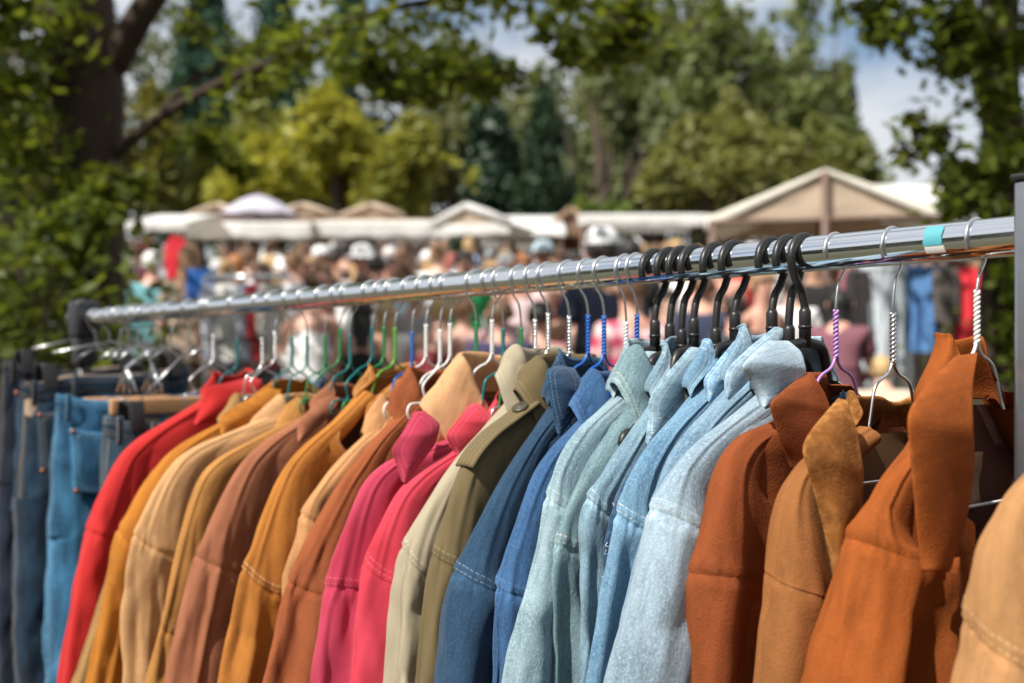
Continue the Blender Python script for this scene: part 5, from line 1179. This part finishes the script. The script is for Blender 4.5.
# left tree: dark trunk, forked limbs, one long branch over the market
Yt = 6.2
ML1 = leafmat('linden_leaf', (.045, .070, .010), (.19, .235, .03), .5)
tl = thing('leafy_tree', 'dark trunked tree leaning over the jeans end of the rack', 'tree', (at(112, 0, Yt)[0], Yt, 0)); org = np.array(tl.location)
W = lambda x, y, Y: at(x, y, Y) - org
tb = MB(); lb = MB()
limb(tb, [(-.24, .1, -.05), (-.22, .05, .8), W(92, 200, Yt), W(102, 90, Yt), W(95, 0, Yt), W(80, -140, Yt + .2), W(60, -420, Yt)], .205, .13, 18, 40, 1)
br = []
br.append(limb(tb, [W(108, 70, Yt), W(140, 20, Yt - .1), W(172, -30, Yt - .2), W(230, -160, Yt - .6), W(300, -320, Yt - .8)], .085, .03, 12, 24, 2))
br.append(limb(tb, [W(106, 165, Yt), W(146, 128, Yt - .15), W(205, 92, Yt - .3), W(275, 62, Yt - .4), W(335, 30, Yt - .5), W(420, 5, Yt - .6), W(520, -5, Yt - .7), W(640, 20, Yt - .8)], .034, .008, 10, 50, 3))
br.append(limb(tb, [W(150, 125, Yt - .15), W(200, 75, Yt), W(262, 50, Yt), W(330, 36, Yt + .1), W(400, 50, Yt + .1), W(480, 75, Yt)], .022, .006, 8, 30, 4))
br.append(limb(tb, [W(95, 150, Yt), W(62, 115, Yt - .1), W(50, 60, Yt - .2), W(40, -20, Yt - .3)], .05, .02, 8, 20, 5))
br.append(limb(tb, [W(230, -160, Yt - .6), W(330, -120, Yt - .8), W(450, -60, Yt - 1), W(560, -10, Yt - 1), W(640, 30, Yt - 1)], .04, .01, 8, 30, 6))
br.append(limb(tb, [W(90, -60, Yt), W(10, -40, Yt - .4), W(-60, 20, Yt - .6), W(-140, 60, Yt - .8)], .06, .02, 8, 20, 7))
# leaves along the long branch and in the clumps that show
for Q, nn, sp, lo in ((br[1], 620, .12, .30), (br[2], 420, .11, .3), (br[4], 420, .16, .3), (br[0], 260, .16, .6), (br[3], 240, .14, .2), (br[5], 400, .2, .2)): leaves(lb, spray(Q, nn, sp, lo, .06), .085)
tb2 = MB()
for i, (x, y, Y, rad, nl) in enumerate([(95, 205, 5.6, .26, 300), (60, 225, 5.8, .30, 330), (122, 180, 5.7, .15, 150), (205, 140, 6.2, .18, 170), (240, 165, 6.3, .10, 60), (20, 90, 5.9, .24, 190), (10, 10, 5.8, .30, 240), (60, 20, 5.6, .14, 70), (25, 160, 5.8, .28, 260),
        (430, 70, 5.6, .20, 170), (370, 62, 5.7, .16, 130), (490, 75, 5.5, .18, 150), (560, 35, 5.4, .14, 90), (610, 35, 5.3, .14, 110), (300, 40, 5.9, .14, 80), (400, 85, 5.8, .12, 80), (640, 15, 5.3, .12, 90), (190, 20, 6.0, .12, 50), (255, 80, 6.1, .12, 60)]):
    clump_twigs(tb, lb, W(x, y, Y), rad, 8, nl, .088, 20 + i)
# the crown above the picture
for i in range(26):
    c = np.array([rng.uniform(-3.2, .2), rng.uniform(-.8, 2.8), rng.uniform(3.15, 5.6)])
    c[2] = max(c[2], CAMZ + 341 / F * (c[1] + org[1]) + .75)
    leaves(lb, c + rng.normal(size=(230, 3)) * .36, .12)
lb.build('foliage', ML1, tl); tb.build('trunk', M_bark, tl)

# dark shrub under the left tree
def bush(name, label, cat, x0, x1, y0, y1, Y, dy, n, size, mat, stems=9, seed=0, shape=None):
    A, B = at(x0, y1, Y), at(x1, y0, Y); g = float(ground(Y)); r = thing(name, label, cat, ((A[0] + B[0]) / 2, Y, g)); o = np.array(r.location)
    hw = (B[0] - A[0]) / 2; H = B[2] - g; b = MB(); l = MB()
    for k in range(stems):
        e = np.array([rng.uniform(-hw, hw) * .9, rng.uniform(-dy, dy), H * rng.uniform(.65, .97)])
        Q = limb(b, [(e[0] * .2, e[1] * .2, -.03), (e[0] * .6, e[1] * .6, e[2] * .5), e], .022, .006, 7, 18, seed + k)
        leaves(l, spray(Q, n // stems, min(hw, .28), .12, .08), size)
    b.build('stems', M_bark, r); l.build('foliage', mat, r); return r
MB1 = leafmat('shrub_leaf', (.036, .058, .010), (.15, .19, .028), .48)
bush('shrub', 'dark green shrub behind the jeans and the rack clamp', 'shrub', -90, 86, 195, 420, 5.4, .4, 4600, .085, MB1, 26, 3)
bush('shrub', 'low dark shrub at the far side of the trunk', 'shrub', -160, 90, 160, 400, 7.6, .5, 3600, .10, MB1, 18, 30)

# right tree: slim trunk close to the near post
Yr = 6.0; tr = thing('leafy_tree', 'slim dark tree standing beyond the near grey post', 'tree', (at(1000, 0, Yr)[0], Yr, 0)); org = np.array(tr.location); tb = MB(); lb = MB(); tb2 = MB()
limb(tb, [(0.03, 0, -.05), (.02, 0, .8), W(1002, 200, Yr), W(998, 90, Yr), W(1000, 0, Yr), W(1006, -200, Yr), W(990, -380, Yr)], .13, .08, 14, 36, 11)
r1 = limb(tb, [W(993, 110, Yr), W(972, 68, Yr - .1), W(948, 30, Yr - .2), W(925, -5, Yr - .3), W(880, -80, Yr - .4)], .045, .015, 9, 24, 12)
r2 = limb(tb, [W(996, 190, Yr), W(970, 170, Yr - .2), W(945, 150, Yr - .3), W(912, 120, Yr - .4)], .02, .006, 7, 18, 13)
r3 = limb(tb, [W(1000, 240, Yr), W(985, 220, Yr - .3), W(965, 200, Yr - .4), W(950, 190, Yr - .5)], .016, .005, 7, 18, 14)
r4 = limb(tb, [W(1003, 60, Yr), W(1040, 20, Yr), W(1090, -20, Yr)], .04, .015, 7, 14, 15)
MR1 = leafmat('maple_leaf', (.04, .065, .010), (.18, .23, .03), .5)
for Q, nn, sp in ((r1, 420, .13), (r2, 150, .09), (r3, 150, .08), (r4, 300, .2)): leaves(lb, spray(Q, nn, sp, .1, .05), .085)
for i, (x, y, Y, rad, nl) in enumerate([(900, 20, 5.7, .2, 190), (870, 10, 5.7, .14, 120), (945, 60, 5.8, .16, 120), (975, 170, 5.8, .14, 150), (1003, 215, 5.7, .16, 220), (1010, 150, 5.7, .2, 260), (1028, 255, 5.6, .18, 300), (1022, 290, 5.9, .15, 180), (1035, 320, 5.7, .22, 300), (930, 130, 5.6, .10, 44), (915, 118, 5.6, .06, 24), (905, 150, 5.6, .06, 26), (950, 180, 5.7, .07, 40), (1010, 40, 5.8, .22, 220), (970, 20, 5.8, .2, 160), (960, 205, 5.7, .1, 90), (1005, 95, 5.7, .16, 130)]):
    clump_twigs(tb, lb, W(x, y, Y), rad, 7, nl, .085, 60 + i)
for i in range(30):
    c = np.array([rng.uniform(-1.2, 1.9), rng.uniform(-1.6, .3), rng.uniform(3.2, 5.2)]); 
    c[2] = max(c[2], CAMZ + 341 / F * (c[1] + Yr) + .7)
    leaves(lb, c + rng.normal(size=(190, 3)) * .33, .12)
lb.build('foliage', MR1, tr); tb.build('trunk', M_bark, tr)
bush('shrub', 'dark ivy covered shrub under the slim tree', 'shrub', 1004, 1150, 250, 420, 6.4, .35, 2600, .08, MB1, 12, 70)

# trees beyond the market
def far_tree(label, x, ytop, ybot, wpx, Y, c1, c2, n, size, kind='round', seed=0, trans=.3, gaps=1.0):
    A = at(x, ytop, Y); g = float(ground(Y)); H = A[2] - g; w = wpx / F * Y / 2; z0 = max(.6, at(x, ybot, Y)[2] - g)
    r = thing({'round': 'broadleaf_tree', 'willow': 'willow_tree', 'cone': 'conifer_tree'}[kind], label, 'tree', (A[0], Y, g), 0, 'trees beyond the market'); b = MB(); l = MB()
    limb(b, [(0, 0, -.1), (rng.uniform(-.2, .2), 0, H * .35), (rng.uniform(-.3, .3), 0, H * .8)], .05 * w + .12, .05, 12, 20, seed)
    n = int(n * 1.5); npl = {'cone': 1, 'round': 13, 'willow': 15}[kind]
    for k in range(npl):
        if kind == 'cone': cx, cy, top, rad, z1 = 0, 0, H, w, z0
        else:
            f_ = rng.uniform(-1, 1) if k > 2 else (k - 1) * .75
            cx = f_ * w * .86; cy = rng.uniform(-.7, .7) * w * .7; env = math.sqrt(max(.05, 1 - f_ * f_ * .8)); top = H * (.50 + .50 * env) * rng.uniform(.80, 1.02); rad = w * (rng.uniform(.24, .42) if kind == 'willow' else rng.uniform(.36, .58)); z1 = z0 + (top - z0) * rng.uniform(0, .30 if kind == 'willow' else .5)
        m_ = n // npl; f2 = rng.uniform(0, 1, m_); a2 = rng.uniform(0, 2 * PI, m_)
        prof = (1 - f2) ** .75 if kind == 'cone' else np.sqrt(np.maximum(.01, 1 - (2 * f2 ** 1.15 - 1) ** 2)) * (1.15 - .6 * f2)
        wob = .78 + .5 * vnoise(np.cos(a2) * 1.7 + k * 7, np.sin(a2) * 1.7, f2 * 6, seed) ; rr = rad * prof * wob * np.sqrt(rng.uniform(.03, 1, m_)) + np.abs(rng.normal(size=m_)) * rad * .07
        zz = z1 + (top - z1) * f2 + rng.normal(size=m_) * .12 - (rr * .45 if kind == 'cone' else rr * .15)
        Q2 = np.stack([cx + rr * np.cos(a2), cy + rr * np.sin(a2), zz], 1)
        keep = vnoise(Q2[:, 0] * 1.3, Q2[:, 1] * 1.3, Q2[:, 2] * .9, seed + 2) > (-.16 if kind == 'willow' else -.30)
        leaves(l, Q2[keep], size)
        if kind != 'cone': limb(b, [(cx * .08, cy * .08, H * .18), (cx * .5, cy * .5, z1 + (top - z1) * .3), (cx, cy, z1 + (top - z1) * .85)], .06 + .015 * w, .02, 7, 12, seed + k)
    b.build('trunk', M_bark2, r); l.build('foliage', leafmat('leaf_' + str(seed), c1, c2, trans), r)
FT = [
 ('bright yellow green bushy tree behind the long awning', 335, 98, 225, 215, 27, (.24, .26, .03), (.44, .42, .07), 9000, .30, 'round', 101, .45),
 ('smaller yellow green bush against the bright tree', 420, 118, 225, 110, 26, (.17, .20, .03), (.33, .32, .065), 4200, .28, 'round', 102, .45),
 ('tall blue green conifer left of the yellow tree', 205, -60, 225, 105, 36, (0.031, 0.078, 0.054), (0.085, 0.163, 0.109), 5000, .36, 'cone', 103, .2),
 ('tall blue green conifer just behind the yellow tree', 280, -90, 225, 115, 37, (0.034, 0.085, 0.065), (0.093, 0.178, 0.124), 5200, .36, 'cone', 104, .2),
 ('tall blue green conifer above the gabled canopy', 350, -40, 225, 95, 38, (0.039, 0.093, 0.078), (0.109, 0.186, 0.139), 4600, .36, 'cone', 105, .2),
 ('near black green conifer between yellow tree and willow', 490, 58, 225, 95, 31, (0.016, 0.037, 0.022), (0.046, 0.090, 0.046), 4600, .30, 'cone', 106, .15),
 ('dark green spruce over the brown gable', 545, 92, 225, 80, 30, (0.019, 0.043, 0.023), (0.054, 0.096, 0.046), 3800, .28, 'cone', 107, .15),
 ('grey green willow with gaps of sky', 600, 30, 225, 190, 33, (0.093, 0.132, 0.059), (0.240, 0.264, 0.132), 6800, .32, 'willow', 108, .35),
 ('tall olive willow above the flat white awning', 712, -40, 220, 240, 34, (0.078, 0.116, 0.034), (0.209, 0.240, 0.085), 9000, .34, 'willow', 109, .35),
 ('yellow olive tree above the big tent', 730, 100, 225, 175, 26, (.14, .155, .045), (.27, .275, .085), 6400, .26, 'round', 110, .4),
 ('olive green tree right of the yellow olive one', 828, 118, 225, 130, 27, (0.093, 0.124, 0.028), (0.232, 0.248, 0.070), 5000, .26, 'round', 111, .4),
 ('tall green tree with its top at the open sky', 800, -30, 215, 120, 40, (0.070, 0.116, 0.034), (0.186, 0.232, 0.078), 5000, .36, 'willow', 112, .35),
 ('light green bush above the flat white awning', 600, 180, 225, 60, 25, (0.085, 0.139, 0.031), (0.202, 0.264, 0.062), 1600, .2, 'round', 113, .4),
 ('olive shrub row tree behind the dark left trunk', 110, 60, 230, 150, 32, (0.078, 0.093, 0.022), (0.248, 0.232, 0.046), 4200, .32, 'round', 114, .4),
 ('dark tree beyond the small shrub at the left edge', 20, -20, 230, 140, 34, (0.031, 0.054, 0.019), (0.093, 0.124, 0.039), 4200, .34, 'round', 115, .3),
 ('distant low green tree behind the slim right tree', 960, 150, 230, 130, 40, (0.078, 0.116, 0.046), (0.186, 0.232, 0.093), 3600, .34, 'round', 116, .35),
 ('distant green tree beyond the post', 1060, 60, 230, 150, 38, (0.046, 0.078, 0.031), (0.139, 0.186, 0.062), 3600, .34, 'round', 117, .35),
 ('pale olive tree filling the gap behind the dark spruce', 470, 70, 225, 190, 42, (.12, .14, .06), (.24, .25, .11), 5200, .40, 'round', 120, .4),
 ('tall mid green tree at the back, over the flat white awning', 650, -70, 225, 190, 44, (.10, .13, .05), (.22, .24, .10), 6500, .42, 'willow', 121, .4),
 ('grey olive tree right of the tall willow', 790, 60, 225, 150, 42, (.12, .135, .05), (.24, .24, .10), 5000, .40, 'round', 122, .4),
 ('pale yellow green tree behind the left trunk branch', 245, 90, 225, 120, 33, (.14, .17, .03), (.28, .29, .07), 4200, .34, 'round', 123, .4),
 ('soft green tree between the two yellow green crowns', 560, 120, 225, 130, 36, (.10, .13, .045), (.21, .24, .09), 4200, .36, 'round', 124, .4),
]
for q in FT: far_tree(*q)
b = MB(); n_ = 34000; xs_ = rng.uniform(-48, 42, n_); top_ = 8.0 + 6.0 * smooth(16.5, 11, xs_) + 2.2 * vnoise(xs_ * .18, 0, 0, 8) + 1.6 * vnoise(xs_ * .6, 3, 0, 9); zz_ = rng.uniform(0, 1, n_) ** .8
leaves(b, np.stack([xs_, 56 + rng.normal(size=n_) * 2.0 + (1 - zz_) * -1.0, .7 + zz_ * top_], 1), .62)
n_ = 15000; an_ = rng.uniform(PI * .93, PI * 2.07, n_); hh_ = rng.uniform(0, 1, n_) ** .8 * (5.0 + 1.6 * vnoise(np.cos(an_) * 5, np.sin(an_) * 5, 0, 21)); R0_ = 17 + rng.normal(size=n_) * 1.0  # unseen leaf ring behind the camera, added to darken rail reflections and ambient light
leaves(b, np.stack([np.cos(an_) * R0_, np.sin(an_) * R0_, .2 + hh_], 1), .7)
tag(b.build('woods', leafmat('woods_leaf', (.075, .10, .055), (.17, .19, .10), .3)), 'soft line of woods closing off the park all round', 'woods', kind='stuff')  # distance haze is put into the grey-green leaf colour

# ------------------------------------------------------------------ light, sky, camera
SUN_EL, SUN_AZ = R_(50), math.atan2(-.75, -.66)       # direction towards the sun: behind the camera, a little to its left
sd_ = Vector((math.sin(SUN_AZ) * math.cos(SUN_EL), math.cos(SUN_AZ) * math.cos(SUN_EL), math.sin(SUN_EL)))
sl = bpy.data.lights.new('sun', 'SUN'); sl.energy = 5.0; sl.angle = R_(.5); sl.color = (1, .95, .87)
so = link('sun', sl); so.rotation_euler = sd_.to_track_quat('Z', 'Y').to_euler()
w = bpy.data.worlds.new('World'); scene.world = w; w.use_nodes = True; nt = w.node_tree; nt.nodes.clear()
out = nt.nodes.new('ShaderNodeOutputWorld'); bg = nt.nodes.new('ShaderNodeBackground'); sky = nt.nodes.new('ShaderNodeTexSky')
sky.sky_type = 'NISHITA'; sky.sun_disc = False; sky.sun_elevation = SUN_EL; sky.sun_rotation = SUN_AZ; sky.air_density = 1.0; sky.dust_density = 1.6; sky.ozone_density = 1.2
tcw = nt.nodes.new('ShaderNodeTexCoord'); mp = nt.nodes.new('ShaderNodeMapping'); mp.inputs['Scale'].default_value = (1, 1, 2.4); mp.inputs['Location'].default_value = (.35, .1, .2)
nz = nt.nodes.new('ShaderNodeTexNoise'); nz.inputs['Scale'].default_value = 3.2; nz.inputs['Detail'].default_value = 7; nz.inputs['Roughness'].default_value = .55
mr = nt.nodes.new('ShaderNodeMapRange'); mr.inputs[1].default_value = .30; mr.inputs[2].default_value = .52
mx = nt.nodes.new('ShaderNodeMix'); mx.data_type = 'RGBA'; mx.inputs[7].default_value = (6.6, 6.9, 7.3, 1)
L = nt.links.new
L(tcw.outputs['Generated'], mp.inputs[0]); L(mp.outputs[0], nz.inputs['Vector']); L(nz.outputs['Fac'], mr.inputs[0]); L(mr.outputs[0], mx.inputs[0]); L(sky.outputs[0], mx.inputs[6]); L(mx.outputs[2], bg.inputs[0])
bg.inputs[1].default_value = .088; L(bg.outputs[0], out.inputs[0])

cd = bpy.data.cameras.new('camera'); cam = link('camera', cd); cam.location = (0, 0, CAMZ); cam.rotation_euler = (PI / 2, 0, 0)
cd.sensor_width = 36; cd.lens = 36 * F / 1024; cd.clip_end = 2000; cd.clip_start = .05
cd.dof.use_dof = True; cd.dof.focus_distance = 1.15; cd.dof.aperture_fstop = 3.9; cd.dof.aperture_blades = 0
scene.camera = cam
vs = scene.view_settings; vs.view_transform = 'Standard'; vs.look = 'None'; vs.exposure = .42; vs.gamma = 1; vs.use_curve_mapping = False
scene.cycles.use_denoising = True
scene.cycles.max_bounces = 8
bpy.context.view_layer.update()
